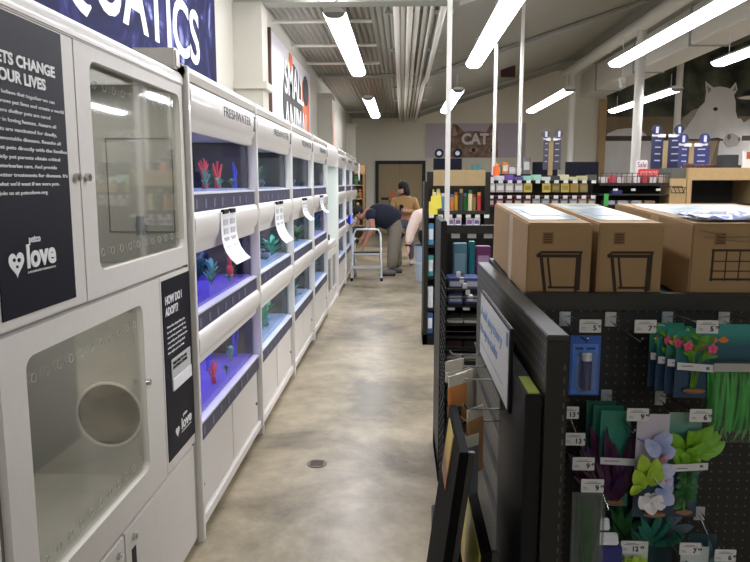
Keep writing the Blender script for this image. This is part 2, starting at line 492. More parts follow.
# ------------------------------------------------------------------ ceiling lights
rows = ((-.66, 'leftmost row over the fish tanks'), (.98, 'second row over the aisle shelves'), (2.92, 'third row right of the aisle'), (4.5, 'rightmost row in view'), (6.6, 'unseen row at right'), (8.6, 'second unseen row at right'), (10.7, 'unseen row by far right wall'))  # last three rows are added out of view to brighten the back
proto = None
for (x, rn) in rows:
    far, near = (13.6, 6.9) if x < 0 else (12.5, 6.2)
    segs = ([(-6.2, 'added behind the camera')] if x < 3 else []) + [(near, 'near one ahead'), (far, 'far one before the back wall')]  # lights behind the camera are added as unseen fill
    if x == 6.6: segs.pop()
    if x < 8: segs.append((2.15 if x > 0 else 2.6, 'added overhead'))  # added out of view to light the cabinets and carton tops
    if x > 10: segs.append((16.8, 'close to the back wall'))  # extra unseen light added to brighten the back wall
    for (y0, yn) in segs:
        lb = 'long bright ceiling light, %s, %s' % (rn, yn)
        if proto is None:
            proto = t = thing('ceiling_light', lb, 'ceiling light', (x, y0, 3.1), 0, 'long ceiling lights')
            pr = [(-.11, .055), (-.09, .02), (-.05, .0), (.05, .0), (.09, .02), (.11, .055)]
            MB().prism(pr, 'y', .02, 3.68).build('lens', M['lamp'], t)
            MB().prism([(-.115, .055), (.115, .055), (.06, .10), (-.06, .10)], 'y', 0, 3.7).build('housing', M['column'], t)
            for a in (0, 3.68): MB().prism(pr + [], 'y', a, a + .02).build('end_cap', C('8d8e8c', .4), t)
            for a in (.3, 3.4): MB().tube([(0, a, .1), (0, a, .34)], .006, 6).build('hanger_rod', M['metal'], t)
        else:
            c = dup(proto, (x + (.26 if x == 4.5 and y0 > 8 else -.2 if x == 4.5 else 0), y0, 3.1), label=lb)
# ------------------------------------------------------------------ left wall graphics
def banner_mat():
    m = mat('aquatic_banner', '1c2460', .7, spec=.15)
    nt = m.node_tree; b = nt.nodes['Principled BSDF']
    tc = nt.nodes.new('ShaderNodeTexCoord')
    n = nt.nodes.new('ShaderNodeTexNoise'); n.inputs['Scale'].default_value = 2.2; n.inputs['Detail'].default_value = 8; n.inputs['Distortion'].default_value = 2.5
    nt.links.new(tc.outputs['Object'], n.inputs['Vector'])
    r = nt.nodes.new('ShaderNodeValToRGB'); e = r.color_ramp.elements
    e[0].position = .3; e[0].color = (*lin('070822'), 1); e[1].position = .78; e[1].color = (*lin('a7b4e0'), 1)
    x = e.new(.50); x.color = (*lin('0e1242'), 1); x = e.new(.60); x.color = (*lin('2c2962'), 1)
    nt.links.new(n.outputs['Fac'], r.inputs['Fac']); nt.links.new(r.outputs['Color'], b.inputs['Base Color'])
    return m
t = thing('wall_banner', 'long blue and violet banner with big white letters above the cabinets', 'banner', (XL, 3.6, 2.25))
MB().box(.002, .02, -2.4, 2.02, 0, 1.02).build('banner_sheet', banner_mat(), t)
text('lettering', 'AQUATICS', .36, '+x', (.021, 1.57 - 2.55, .13), M['letter'], t, bold=.022, width=2.55)
# small-animal picture
t = thing('wall_picture', 'white wall picture of a black and orange small animal with white words', 'picture', (XL, 7.95, 2.1))
MB().box(.002, .03, 0, 3.3, 0, 1.12).build('picture_panel', C('d8d2d8', .5), t)
MB().box(.0, .035, -.04, .0, -.02, 1.14).build('frame_edge', C('5a4038', .5), t)
def blob(pts, x0, x1):
    return MB().prism(pts, 'x', x0, x1)
def ell(cy, cz, ry, rz, n=28, a0=0, a1=2 * PI): return [(cy + ry * math.cos(a0 + (a1 - a0) * i / n), cz + rz * math.sin(a0 + (a1 - a0) * i / n)) for i in range(n)]
blob([(2.2, 0), (3.12, 0), (3.15, .7), (3.0, .98), (2.7, 1.02), (2.35, .86), (2.1, .6)], .03, .034).build('orange_body', C('dd6a2c', .6), t)
blob(ell(1.55, .45, .85, .56), .034, .037).build('black_face', C('2a2624', .6), t)
blob([(1.15, .92), (1.35, .9), (1.5, 1.0), (1.42, 1.1), (1.22, 1.1)], .037, .040).build('orange_blaze', C('dd6a2c', .6), t)
blob(ell(2.72, .8, .3, .22), .037, .040).build('black_patch', C('2a2624', .6), t)
text('lettering', 'SMALL\nANIMAL', .42, '+x', (.041, .80, .55), M['letter'], t, bold=.006, width=2.1, line=.85)
t = thing('wall_picture', 'narrow orange wall picture past the pilaster, beyond the small animal one', 'picture', (XL, 13.7, 2.1))
MB().box(.002, .03, 0, 1.5, 0, 1.05).build('picture_panel', C('d9662c', .5), t)
blob([(.7, .2), (.8, .2), (.85, .5), (1.2, .2), (1.3, .22), (1.0, .55), (1.25, .9), (1.15, .9), (.85, .62), (.8, .9), (.7, .9)], .03, .034).build('pale_figure', C('e8c0a0', .6), t)

# ------------------------------------------------------------------ pet adoption cabinet (near left)
FX = -.86; BX = -1.46
t = cab = thing('adoption_cabinet', 'tall white pet adoption cabinet with clear windows and navy signs, nearest on the left', 'cabinet', (0, 0, 0))
c = MB()
Y0, Y1 = 1.40, 2.745
c.box(BX, FX - .022, Y0, Y0 + .02, .08, 1.95).box(BX, FX - .002, Y1 - .02, Y1, .0, 1.93).box(BX, BX + .02, Y0, Y1, .08, 1.95)
for z in (.08, .44, 1.195, 1.905): c.box(BX, FX - .022, Y0, Y1, z, z + .018)
c.box(BX, FX - .022, 1.825, 1.845, 1.2, 1.92)
c.box(BX + .1, FX - .04, Y0, Y1 - .03, 0, .08)
c.build('carcass', M['inner'], t)
c = MB()
pr = [(BX, 1.905), (FX + .003, 1.905), (FX + .004, 1.932), (FX - .006, 1.954), (FX - .03, 1.965), (BX, 1.965)]
c.prism(pr, 'y', Y0, Y1)
c.build('crown', M['white'], t, True, .004)
MB().box(-1.04, FX - .004, 2.69, Y1, 1.9652, 2.042).build('top_box', M['white'], t, bevel=.008)
# upper left door (solid) with the sign
d = MB().box(FX - .02, FX, Y0 + .002, 1.833, 1.208, 1.903).build('door', M['white2'], t, bevel=.002)
s = MB().box(FX + .0005, FX + .003, 1.428, 1.765, 1.232, 1.898).build('sign_panel', M['navy'], d)
tx = FX + .0035
text('lettering', 'PETS CHANGE\nYOUR LIVES', .0245, '+x', (tx, 1.450, 1.787), M['letter'], d, bold=.05, width=.275, line=1.05)
for i, l in enumerate(['We believe that together we can', 'improve pet lives and create a world', 'where shelter pets are cared', 'for in loving homes. Assure all', 'pets are vaccinated for deadly,',
                       'preventable diseases. Reunite all', 'lost pets directly with the families.', 'Help pet parents obtain critical', 'veterinarian care. And provide', "better treatments for diseases. It's", "what we'd want if we were pets.", 'Join us at petcolove.org']):
    text('lettering', l, .0082, '+x', (tx, 1.447, 1.722 - i * .0198), M['letter'], d, bold=.008, width=.0087 * len(l) * .98)
def heart(cy, cz, s):
    return [(cy + s * .0625 * 16 * math.sin(a) ** 3, cz + s * .0625 * (13 * math.cos(a) - 5 * math.cos(2 * a) - 2 * math.cos(3 * a) - math.cos(4 * a))) for a in [2 * PI * i / 36 for i in range(36)]][::-1]
blob(heart(1.495, 1.353, .031), FX + .003, FX + .004).build('heart_emblem', M['letter'], d)
hb = MB()
for (a, b, r) in ((-.010, .008, .006), (.009, .006, .007), (.0, -.008, .005)): hb.prism(ell(1.495 + a, 1.353 + b, r, r * .7, 12), 'x', FX + .0042, FX + .0046)
hb.build('emblem_marks', M['navy'], d)
text('lettering', 'petco', .017, '+x', (tx, 1.551, 1.394), M['letter'], d, bold=.02, width=.05)
text('lettering', 'love', .052, '+x', (tx, 1.535, 1.338), M['letter'], d, bold=.045, width=.132)
text('lettering', 'A NONPROFIT FOUNDATION', .005, '+x', (tx, 1.538, 1.324), M['letter'], d, width=.127)
def lock(y, z, par):
    l = MB().cyl((FX, y, z), .011, .012, 'x', 16).build('lock', M['chrome'], par, True)
    MB().cyl((FX + .012, y, z), .004, .002, 'x', 10).build('keyhole', M['seam'], l)
def lock2(y, z, par):
    MB().cyl((FX, y, z), .011, .012, 'x', 16).cyl((FX + .012, y, z), .005, .003, 'x', 10).build('lock', M['chrome'], par, True)
lock2(1.806, 1.545, d)
def windoor(y0, y1, z0, z1, wy0, wy1, wz0, wz1, rad):
    d = MB().frame('x', FX - .02, FX, (y0, y1, z0, z1), ('r', wy0, wy1, wz0, wz1, rad)).build('door', M['white2'], t)
    w = MB().box(FX - .016, FX - .011, wy0 - .01, wy1 + .01, wz0 - .01, wz1 + .01).build('window_pane', M['acrylic'], d)
    v0 = None; n = 11
    for k in range(n):
        y = wy0 + .05 + (wy1 - wy0 - .1) * k / (n - 1)
        for z in (wz0 + .05, wz1 - .06):
            if v0 is None:
                v0 = MB().tube([(FX - .0105, .011 * math.cos(a), .011 * math.sin(a)) for a in [2 * PI * i / 14 for i in range(15)]], .0009, 5, False).build('vent_hole', C('a9a9a2', .4), d, loc=(0, y, z))
            else: dup(v0, (0, y, z), d)
    return d
d = windoor(1.838, 2.735, 1.208, 1.903, 1.925, 2.70, 1.28, 1.865, .035)
lock2(1.868, 1.545, d)
d = windoor(1.404, 2.392, .458, 1.196, 1.507, 2.228, .558, 1.132, .035)
lock2(2.235, .862, d); 
# fixed panel with the "how do I adopt" sign
f = MB().box(FX - .02, FX, 2.395, 2.735, .458, 1.196).build('side_panel', M['white2'], t, bevel=.002)
MB().box(FX + .0005, FX + .003, 2.412, 2.732, .50, 1.180).build('sign_panel', M['navy'], f)
text('lettering', 'HOW DO I\nADOPT?', .030, '+x', (tx, 2.435, 1.090), M['letter'], f, bold=.03, width=.19)
for i, l in enumerate(['Meet the adoptable pets', 'in our store and talk to', 'one of our partners. They', 'can tell you all about pet', 'adoption and help find', 'the right pet to love']):
    text('lettering', l, .0085, '+x', (tx, 2.445, 1.000 - i * .0195), M['letter'], f, width=.0098 * len(l) * .9)
MB().box(FX + .003, FX + .006, 2.475, 2.70, .755, .875).build('card_holder', C('c9c9c9', .4), f)
text('lettering', 'WELCOME TO OUR\nADOPTION CENTER', .011, '+x', (FX + .0065, 2.485, .853), M['navy'], f, bold=.02, width=.17)
MB().box(FX + .006, FX + .009, 2.475, 2.70, .755, .80).build('card_ledge', M['paper'], f)
text('lettering', 'petco', .012, '+x', (tx, 2.585, .622), M['letter'], f, bold=.02, width=.05)
text('lettering', 'love', .042, '+x', (tx, 2.56, .575), M['letter'], f, bold=.03, width=.125)
text('lettering', 'A NONPROFIT FOUNDATION', .0045, '+x', (tx, 2.56, .562), M['letter'], f, width=.12)
blob(heart(2.515, .585, .022), FX + .003, FX + .004).build('heart_emblem', M['letter'], f)
lock2(2.315 + .0, .862, f) if False else None
# lower doors
for (y0, y1, hy) in ((1.404, 1.985, 1.935), (1.991, 2.70, 2.055)):
    d = MB().box(FX - .02, FX, y0, y1, .035, .444).build('door', M['white2'], t, bevel=.003)
    MB().box(FX - .001, FX + .002, hy - .017, hy + .017, .285, .365).build('recessed_pull', M['black2'], d, bevel=.001)
    lock2(hy, .402, d)
MB().box(FX - .02, FX - .004, 2.70, 2.743, .035, .444).build('end_stile', M['white2'], t)
# divider walls inside: one with a round cat hole, one with a small hatch
w = MB().frame('y', 2.395, 2.402, (BX + .02, FX - .022, .458, 1.196), ('c', -1.066, .690, .118)).build('divider_panel', M['inner'], t)
MB().tube([(-1.066 + .12 * math.cos(a), 2.393, .690 + .12 * math.sin(a)) for a in [2 * PI * i / 40 for i in range(41)]], .006, 8, False).build('hole_rim', C('c9c8c0', .4), w, True)
MB().box(BX + .02, FX - .022, 2.700, 2.712, .46, 1.19).box(BX + .022, FX - .024, 2.403, 2.7, .462, .468).build('chamber_shade', C('1d1c1a', .7), t)  # near-black sheets stand in for shade in the chamber behind the hole
w = MB().box(BX + .02, FX - .022, 2.715, 2.724, 1.215, 1.905).build('divider_panel', M['inner'], t)
hb = MB()
for (a, b, c_, e) in ((-1.165, -.90, 1.335, 1.339), (-1.165, -.90, 1.70, 1.704), (-1.165, -1.161, 1.335, 1.704), (-.904, -.90, 1.335, 1.704)): hb.box(a, b, 2.712, 2.715, c_, e)
hb.build('hatch_outline', C('5b5a56', .5), w)
MB().box(-1.05, -1.025, 2.695, 2.715, 1.325, 1.40).cyl((-1.037, 2.70, 1.36), .02, .012, 'y', 12).build('hatch_latch', C('59646c', .4), w)

for (y, z, e) in ((2.28, 1.89, 2.4), (1.9, 1.18, 1.6)):  # unseen fill lights added to brighten the cabinet interior
    L = bpy.data.lights.new('cabinet_fill', 'AREA'); L.shape = 'RECTANGLE'; L.size = .35; L.size_y = .6; L.energy = e; L.color = (1, .99, .96)
    lo = bpy.data.objects.new('cabinet_fill', L); COL.objects.link(lo); lo.location = (-1.16, y, z)
# plain white unit further left, just in the frame
t = thing('storage_cabinet', 'plain white cabinet at the left edge beside the adoption cabinet', 'cabinet', (0, 0, 0))
MB().box(BX, FX - .03, .15, 1.392, .0, 2.0).build('carcass', M['white2'], t, bevel=.004)
MB().box(FX - .03, FX - .012, .16, 1.382, .1, 1.18).build('door', M['white2'], t, bevel=.003)
MB().box(FX - .03, FX - .012, .16, 1.382, 1.2, 1.95).build('door', M['white2'], t, bevel=.003)

# ------------------------------------------------------------------ aquarium modules
W = 1.28
ROWS = ((1.49, 1.74, 1.93), (.985, 1.235, 1.41), (.505, .755, .905))
ORD = ['first', 'second', 'third', 'fourth', 'fifth', 'sixth', 'seventh', 'eighth']
def hood_profile(z0, z1):
    h = z1 - z0; n = 16; pts = []
    ctrl = [(0, .0), (.06, .008), (.20, .008), (.30, .020), (.45, .030), (.60, .033), (.80, .033), (.94, .026), (1, .012)]
    for (a, dx) in ctrl: pts.append((FX - .012 + dx, z0 + a * h))
    return pts + [(FX - .04, z1), (FX - .04, z0)]
def tank_light(y, z, col, e, w):
    L = bpy.data.lights.new('tank_lamp', 'AREA'); L.shape = 'RECTANGLE'; L.size = .3; L.size_y = w; L.energy = e; L.color = col
    o = bpy.data.objects.new('tank_lamp', L); COL.objects.link(o); o.location = (-1.1, y, z); return o
def module(i, y0, full=True, w=W):
    t = thing('aquarium_rack', 'tall white three tier fish tank rack, %s from the adoption cabinet' % ORD[i], 'aquarium', (0, y0, 0), 0, 'fish tank racks along the left wall')
    pw = .030
    c = MB().box(BX, FX + .020, 0, pw, .0, 1.985).box(BX, FX - .03, w - .006, w, .03, 1.98).box(BX, BX + .02, pw, w, .03, 1.98)
    c.box(BX, FX - .035, pw, w, .09, .11)
    for (z0, z1, z2) in ROWS: c.box(BX, FX - .04, pw, w - .006, z1 + .02, z1 + .035).box(BX, FX - .04, pw, w - .006, z0 - .07, z0 - .02)
    c.build('frame', M['white'], t, bevel=.004)
    pr = [(BX, 1.936), (FX + .004, 1.936), (FX + .014, 1.965), (FX, 1.99), (FX - .02, 2.0), (BX, 2.0)]
    MB().prism(pr, 'y', 0, w).build('crown', M['white'], t, True)
    for r, (z0, z1, z2) in enumerate(ROWS):
        hd = MB().prism(hood_profile(z1, z2), 'y', pw + .006, w - .014).build('hood', M['white'], t, True)
        if r == 0:
            text('lettering', 'FRESHWATER', .046, '+x', (FX + .0222, w - .74, z2 - .088), M['grey_letter'], hd, width=.58, bold=.0, depth=.0004)
            MB().box(FX - .01, FX + .0225, w - .07, w - .03, z2 - .11, z2 - .03).build('corner_badge', C('232326', .4), hd)
        tk = MB().box(BX + .02, BX + .03, pw, w - .008, z0 - .02, z1 + .02).box(BX + .03, FX - .034, pw, pw + .006, z0 - .02, z1 + .02).box(BX + .03, FX - .034, w - .016, w - .0065, z0 - .02, z1 + .02).build('tank', M['tank_back'], t)
        MB().box(FX - .030, FX - .024, pw, w - .008, z0 - .03, z1 + .02).build('front_pane', M['glass'], tk)
        MB().box(BX + .04, FX - .034, pw + .01, w - .018, z0 - .02, z0 + .012).build('gravel', M['gravel_purple'] if i == 0 and r > 0 else M['gravel_pale'], tk)
        mid = MB()
        mid.box(BX + .03, FX - .032, .52 - .003, .52 + .003, z0, z1)
        mid.build('divider_pane', M['glass'], tk)
        st = MB().box(FX - .035, FX + .001, pw, w - .008, z0 - .085, z0 - .008).build('label_strip', M['strip'], t)
        MB().box(FX - .035, FX + .004, pw, w - .008, z0 - .008, z0 + .002).build('strip_lip', C('e8e8f0', .3), st)
        lab = MB().box(FX + .001, FX + .003, -.015, .015, z0 - .068, z0 - .028)
        l0 = None
        for k in range(7 if full else 4):
            y = .12 + k * (.14 if full else .28) + (.08 if r == 0 and k > 3 else 0)
            if l0 is None: l0 = lab.build('shelf_label', C('6f7188', .5), st, loc=(0, y, 0))
            else: dup(l0, (0, y, 0), st)
    for k in range(2):
        a = pw + .004 + k * (w - pw - .01) / 2; b = a + (w - pw - .01) / 2 - .012
        d = MB().box(FX - .035, FX - .008, a, b, .10, .418).build('door', M['white2'], t, bevel=.003)
        MB().cyl((FX - .008, b - .05 if k == 1 else a + .06, .22), .008, .010, 'x', 12).build('lock', C('777672', .3), d)
    MB().box(FX - .05, FX - .037, pw, w - .006, .10, .418).build('door_backing', M['seam'], t)  # added dark sheet, paints the shade in the gaps between doors
    MB().box(FX - .06, FX + .008, pw, w, .045, .092).build('base_rail', M['white'], t, bevel=.003)
    MB().box(FX - .08, FX - .05, pw, w, .0, .045).build('toe_kick', C('8d8980', .6), t)
    return t
racks = []
YM = 2.75
for i in range(8):
    if i == 4: continue
    y0 = YM + i * W
    if i < 5: module(i, y0, i < 3)
    else: module(i, y0, False)
    for r, (z0, z1, z2) in enumerate(ROWS):
        col = (.55, .55, 1) if i == 0 else (.62, .85, 1)
        if i == 0 and r > 0: col = (.42, .36, 1)
        if i == 3 and r == 1: col = (.35, .3, 1)
        tank_light(y0 + W / 2, z1 + .015, col, (1.4 if r == 0 else 1.7) if i < 4 else 1.3, 1.0)
# special bay with a tall pale blue opening
t = thing('display_bay', 'white bay with a tall glowing pale blue opening among the fish tanks', 'aquarium', (0, YM + 4 * W, 0))
MB().box(BX, FX + .012, 0, .042, 0, 1.99).box(BX, BX + .02, .042, W, .03, 1.98).box(BX, FX - .03, W - .006, W, .03, 1.98).box(BX, FX - .01, .042, W, .72, .80).box(BX, FX - .01, .042, W, .06, .10).build('frame', M['white'], t, bevel=.004)
MB().prism([(BX, 1.74), (FX, 1.74), (FX + .02, 1.85), (FX + .012, 1.965), (FX - .02, 2.0), (BX, 2.0)], 'y', 0, W).build('crown', M['white'], t, True)
MB().box(BX + .02, BX + .03, .05, W - .01, .8, 1.74).build('back_sheet', C('a8d4dc', .5), t)
MB().box(-1.02, -.94, .5, 1.0, .80, .82).cyl((-.92, .75, .82), .02, .07, 'z', 12).build('tap', C('3b3f44', .4), t)
for k in range(2):
    d = MB().frame('x', FX - .035, FX - .008, (.05 + k * .61, .65 + k * .61, .11, .71), ('r', .12 + k * .61, .58 + k * .61, .2, .62, .02)).build('door', M['white2'], t)
    MB().box(FX - .03, FX - .02, .11 + k * .61, .59 + k * .61, .19, .63).build('door_pane', C('4d5866', .15), d)
o = tank_light(YM + 4.5 * W, 1.72, (.7, .95, 1), 1.6, 1.0)
MB().box(FX - .06, FX + .008, .042, W, .0, .06).build('base_rail', M['white'], t)
# end of run: round white sign, blue glowing lamp
yE = YM + 8 * W
t = thing('round_sign', 'small round white sign sticking out from the far end of the tanks', 'sign', (FX + .07, yE - .3, 1.73))
MB().cyl((0, 0, 0), .16, .015, 'x', 24).build('disc', M['paper'], t, True)
MB().box(-.05, .0, -.006, .006, -.015, .015).build('arm', M['metal'], t)
t = thing('blue_lamp', 'small glowing blue lamp on the front of the far tanks', 'lamp', (FX + .0, 11.0, .95))
MB().box(.012, .05, -.10, .10, -.07, .07).build('housing', C('2a2a6a', .4), t, bevel=.01)
MB().box(.05, .058, -.085, .085, -.055, .055).build('lens', mat('blue_lens', '3a48ff', .4, emit=2.0), t)

# --- decorations in the tanks
def fingers(name, m, loc, h, n=5, spread=.5, r=.008, label='', cat='ornament', group=None, hood=0):
    b = MB()
    b.ball((0, 0, h * .26), r * 1.4, r * 1.9, h * .13)
    b.tube([(0, 0, 0), (0, 0, h * .3)], [r * 1.5, r * 1.2], 8)
    for k in range(n):
        a = (k / (n - 1) - .5) * 2 * spread
        b.tube([(0, math.sin(a) * h * .16, h * .25), (R.uniform(-.01, .01), math.sin(a) * h * .75, h * .62), (R.uniform(-.012, .012), math.sin(a) * h * 1.0, h * (1 - abs(a) * .35))], [r * .75, r * .62, r * .34], 7)
    return tag(b.build(name, m, smooth=True, loc=loc), label, cat, group)
def bush(name, m, loc, h, n, w, label, cat='aquarium plant', group=None, lw=.012, seed=1):
    q = random.Random(seed); b = MB()
    b.tube([(0, 0, 0), (0, 0, h * .5)], .004, 6)
    for k in range(n):
        a = q.uniform(0, 2 * PI); t0 = q.uniform(0, .55); rr = q.uniform(.3, 1) * w
        zb = h * t0; tip = (math.cos(a) * rr, math.sin(a) * rr, min(h, zb + q.uniform(.2, .5) * h))
        b.leaf((0, 0, zb), tip, q.uniform(.7, 1.2) * lw, (math.cos(a) * .3, math.sin(a) * .3, 1), .01)
    return tag(b.build(name, m, loc=loc), label, cat, group)
T1, T2, T3 = ROWS[0][0] + .012, ROWS[1][0] + .012, ROWS[2][0] + .012
fingers('coral_ornament', M['red_coral'], (-.97, 3.40, T1), .15, 5, .5, .011, 'red hand-shaped coral, left of two in the top tank of the first rack')
fingers('coral_ornament', M['red_coral'], (-.97, 3.64, T1), .145, 4, .35, .012, 'red hand-shaped coral, right of two in the top tank of the first rack')
bush('aquarium_plant', M['green_coral'], (-.93, 3.27, T1), .10, 7, .03, 'mint green blade plant left of the red corals', seed=3)
fingers('tube_ornament', M['blue_coral'], (-.95, 3.92, T1), .15, 2, .12, .010, 'tall blue tube ornament at the right end of the top tank in the first rack')
fingers('coral_ornament', M['blue_coral'], (-.98, 3.22, T2), .09, 4, .5, .009, 'blue coral at the left end of the middle tank in the first rack')
bush('aquarium_plant', M['green_coral'], (-.99, 3.53, T2), .15, 22, .05, 'mint green bushy plant in the middle tank of the first rack', seed=4)
fingers('tube_ornament', M['red_coral'], (-.97, 3.84, T2), .20, 2, .06, .013, 'tall red tube ornament in the middle tank of the first rack')
bush('aquarium_plant', M['leaf_teal'], (-.99, 3.95, T2), .17, 26, .06, 'dark green plant right of the red tube ornament', seed=5)
fingers('coral_ornament', M['red_coral'], (-.955, 3.38, T3), .12, 5, .5, .009, 'red hand-shaped coral in the bottom tank of the first rack')
fingers('coral_ornament', M['blue_coral'], (-1.05, 3.62, T3), .15, 4, .4, .008, 'blue coral behind the red coral in the bottom tank of the first rack')
bush('aquarium_plant', M['green_coral'], (-.97, 3.80, T3), .12, 14, .035, 'mint green plant in the middle of the bottom tank of the first rack', seed=6)
fingers('coral_ornament', M['blue_coral'], (-.98, 3.95, T3), .17, 4, .4, .008, 'blue coral at the right end of the bottom tank of the first rack')
for k, (y, z, lb) in enumerate(((3.52, T1, 'between the red corals in the top tank'), (3.78, T1, 'left of the blue tube in the top tank'), (3.66, T2, 'left of the red tube in the middle tank'), (3.55, T3, 'right of the red coral in the bottom tank'))):
    bush('aquarium_plant', (M['green_coral'], M['leaf_teal'])[k % 2], (-.93, y, z), .055, 12, .035, 'low mint plant %s of the first rack' % lb, lw=.007, seed=400 + k)
for k, (x, y, z, h, n, lb) in enumerate(((-1.10, 3.0, T1, .12, 16, 'left back of the top tank'), (-1.12, 3.5, T1, .10, 16, 'behind the red corals in the top tank'), (-1.08, 3.86, T1, .13, 16, 'right back of the top tank'),
      (-1.12, 3.35, T2, .17, 24, 'left back of the middle tank'), (-1.12, 3.72, T2, .18, 24, 'centre back of the middle tank'), (-1.1, 3.2, T3, .15, 20, 'left back of the bottom tank'), (-1.14, 3.5, T3, .17, 24, 'centre back of the bottom tank'), (-1.1, 3.86, T3, .18, 24, 'right back of the bottom tank'))):
    bush('aquarium_plant', (M['leaf_teal'], M['leaf_dark'])[k % 2], (x, y, z), h, n, .08, 'dark green plant %s of the first rack' % lb, lw=.014, seed=300 + k)
def rockpile(loc, s, label, seed):
    q = random.Random(seed); b = MB()
    for k in range(7):
        b.ball((q.uniform(-.6, .6) * s, q.uniform(-1, 1) * s, q.uniform(.2, .9) * s * (1 if k < 5 else 1.6)), s * q.uniform(.35, .6), s * q.uniform(.35, .6), s * q.uniform(.3, .55), 9, 6)
    return tag(b.build('rock_ornament', M['rock'], loc=loc), label, 'rock')
TN = ('top', 'middle', 'bottom')
for i in (1, 2, 3, 5, 6, 7):
    for r, z in enumerate((T1, T2, T3)):
        y0 = YM + i * W
        n = 3 if i < 4 else 2
        for k in range(n):
            y = y0 + .28 + k * (.36 if n == 3 else .55)
            mm = (M['leaf_teal'], M['green_coral'], M['leaf_dark'])[(k + r + i) % 3]
            bush('aquarium_plant', mm, (-.96 - .05 * ((k + r) % 3), y, z), .155 + .03 * ((k + i) % 3), 30 if i < 4 else 14, .10,
                 'bushy green plant, %s in the %s tank of the %s rack' % (('left', 'middle', 'right')[k] if n == 3 else ('left', 'right')[k], TN[r], ORD[i]), group='plants in the fish tanks', lw=.013, seed=i * 10 + r * 3 + k)
        if i < 4:
            rockpile((-.98, y0 + .78, z), .045, 'pale grey rock pile in the %s tank of the %s rack' % (TN[r], ORD[i]), i * 7 + r)
# curled price sheets clipped under the strips
def sheet(y, z, w, h, label):
    t = thing('price_sheet', label, 'paper', (FX + .0215, y, z), 0, 'paper price sheets on the tank racks')
    b = MB(); n = 8; pts = []
    for k in range(n + 1):
        s = k / n; pts.append((.004 + .07 * s ** 4, -h * s + .04 * h * s ** 4))
    poly = [(a, c_) for a, c_ in pts] + [(a - .002, c_) for a, c_ in pts[::-1]]
    b.prism(poly, 'y', -w / 2, w / 2).build('page', M['paper'], t)
    pr = MB()
    for k in range(4):
        for q in (-1, 1):
            pr.box(.0062 + .07 * ((k + .5) / 6) ** 4, .0072 + .07 * ((k + .9) / 6) ** 4, q * w * .22 - w * .14, q * w * .22 + w * .14, -h * (.14 + k * .17) - h * .11, -h * (.14 + k * .17))
    pr.build('printed_pattern', C('c2c2c6', .6), t)
    MB().box(-.004, .012, -w * .38, -w * .08, -.008, .012).box(-.004, .012, w * .08, w * .38, -.008, .012).build('clips', M['black2'], t)
for (i, z, w, h, off) in ((0, 1.395, .30, .25, .56), (1, 1.395, .32, .27, .66), (2, 1.39, .28, .18, .62), (3, 1.39, .26, .17, .6)):
    sheet(YM + i * W + off, z, w, h, 'white paper price sheet hanging on the %s fish tank rack' % ORD[i])

# ------------------------------------------------------------------ floor drain
t = thing('floor_drain', 'small round metal drain in the concrete floor', 'drain', (-.459, 3.6, 0))
MB().cyl((0, 0, 0), .055, .004, 'z', 28).build('rim', C('6b5f4d', .4, metal=.6), t, True)
g = MB()
for k in range(5): g.box(-.035, .035, -.034 + k * .016, -.026 + k * .016, .004, .0055)
g.build('grate', C('2e2a24', .5), t)

# ------------------------------------------------------------------ near right gondola with pegboard
t = gon = thing('display_gondola', 'black pegboard store gondola at right, cartons on its top deck', 'shelving', (0, 0, 0))
PX0, PX1, PN, PF, PT = .292, .334, 1.36, 2.64, 1.23
p = MB().box(PX0, PX1, PN, PF, .0, PT - .012).build('end_panel', M['peg_side'], t)
MB().box(PX0 - .001, PX1 + .001, PN - .002, PF, PT - .012, PT).build('top_cap', M['blacksteel'], p, bevel=.002)
MB().box(PX0 - .001, PX1 + .001, PN - .004, PN - .0002, 0, PT - .012).build('front_edge', M['black'], p)
sl = MB()
z = .04
while z < 1.18:
    sl.box(PX1 - .008, PX1 - .005, PN - .0055, PN - .004, z, z + .012); z += .026
sl.build('slot_strip', C('4a4940', .5), p)
MB().box(PX1 + .001, 1.30, 1.888, 1.90, .15, 1.185).build('pegboard', M['peg_front'], t)
MB().box(PX1 + .001, 1.30, 1.868, 1.902, 1.186, 1.234).build('front_rail', M['blacksteel'], t, bevel=.003)
MB().hexa([(PX1, 1.902, 1.16), (1.30, 1.902, 1.16), (1.30, 2.64, 1.195), (PX1, 2.64, 1.195), (PX1, 1.902, 1.212), (1.30, 1.902, 1.212), (1.30, 2.64, 1.247), (PX1, 2.64, 1.247)]).build('top_deck', M['black'], t)
MB().box(PX1 + .001, 1.30, 1.45, 1.90, 0, .15).build('base_deck', M['black'], t)
MB().box(1.26, 1.30, 1.902, 2.64, 0, 1.16).box(PX1 + .001, 1.26, 2.60, 2.64, 0, 1.15).build('back_panel', M['black'], t)
# rails on the aisle face of the end panel
r_ = MB()
r_.box(PX0 - .018, PX0 - .0005, 1.80, 1.82, .40, 1.0)
r_.build('upright_rail', M['black2'], p)
r_ = MB()
for z in (.55, .68, .81, .92): r_.box(PX0 - .012, PX0 - .0005, 1.62, 2.6, z, z + .006)
r_.build('slat_lines', M['blacksteel'], p)

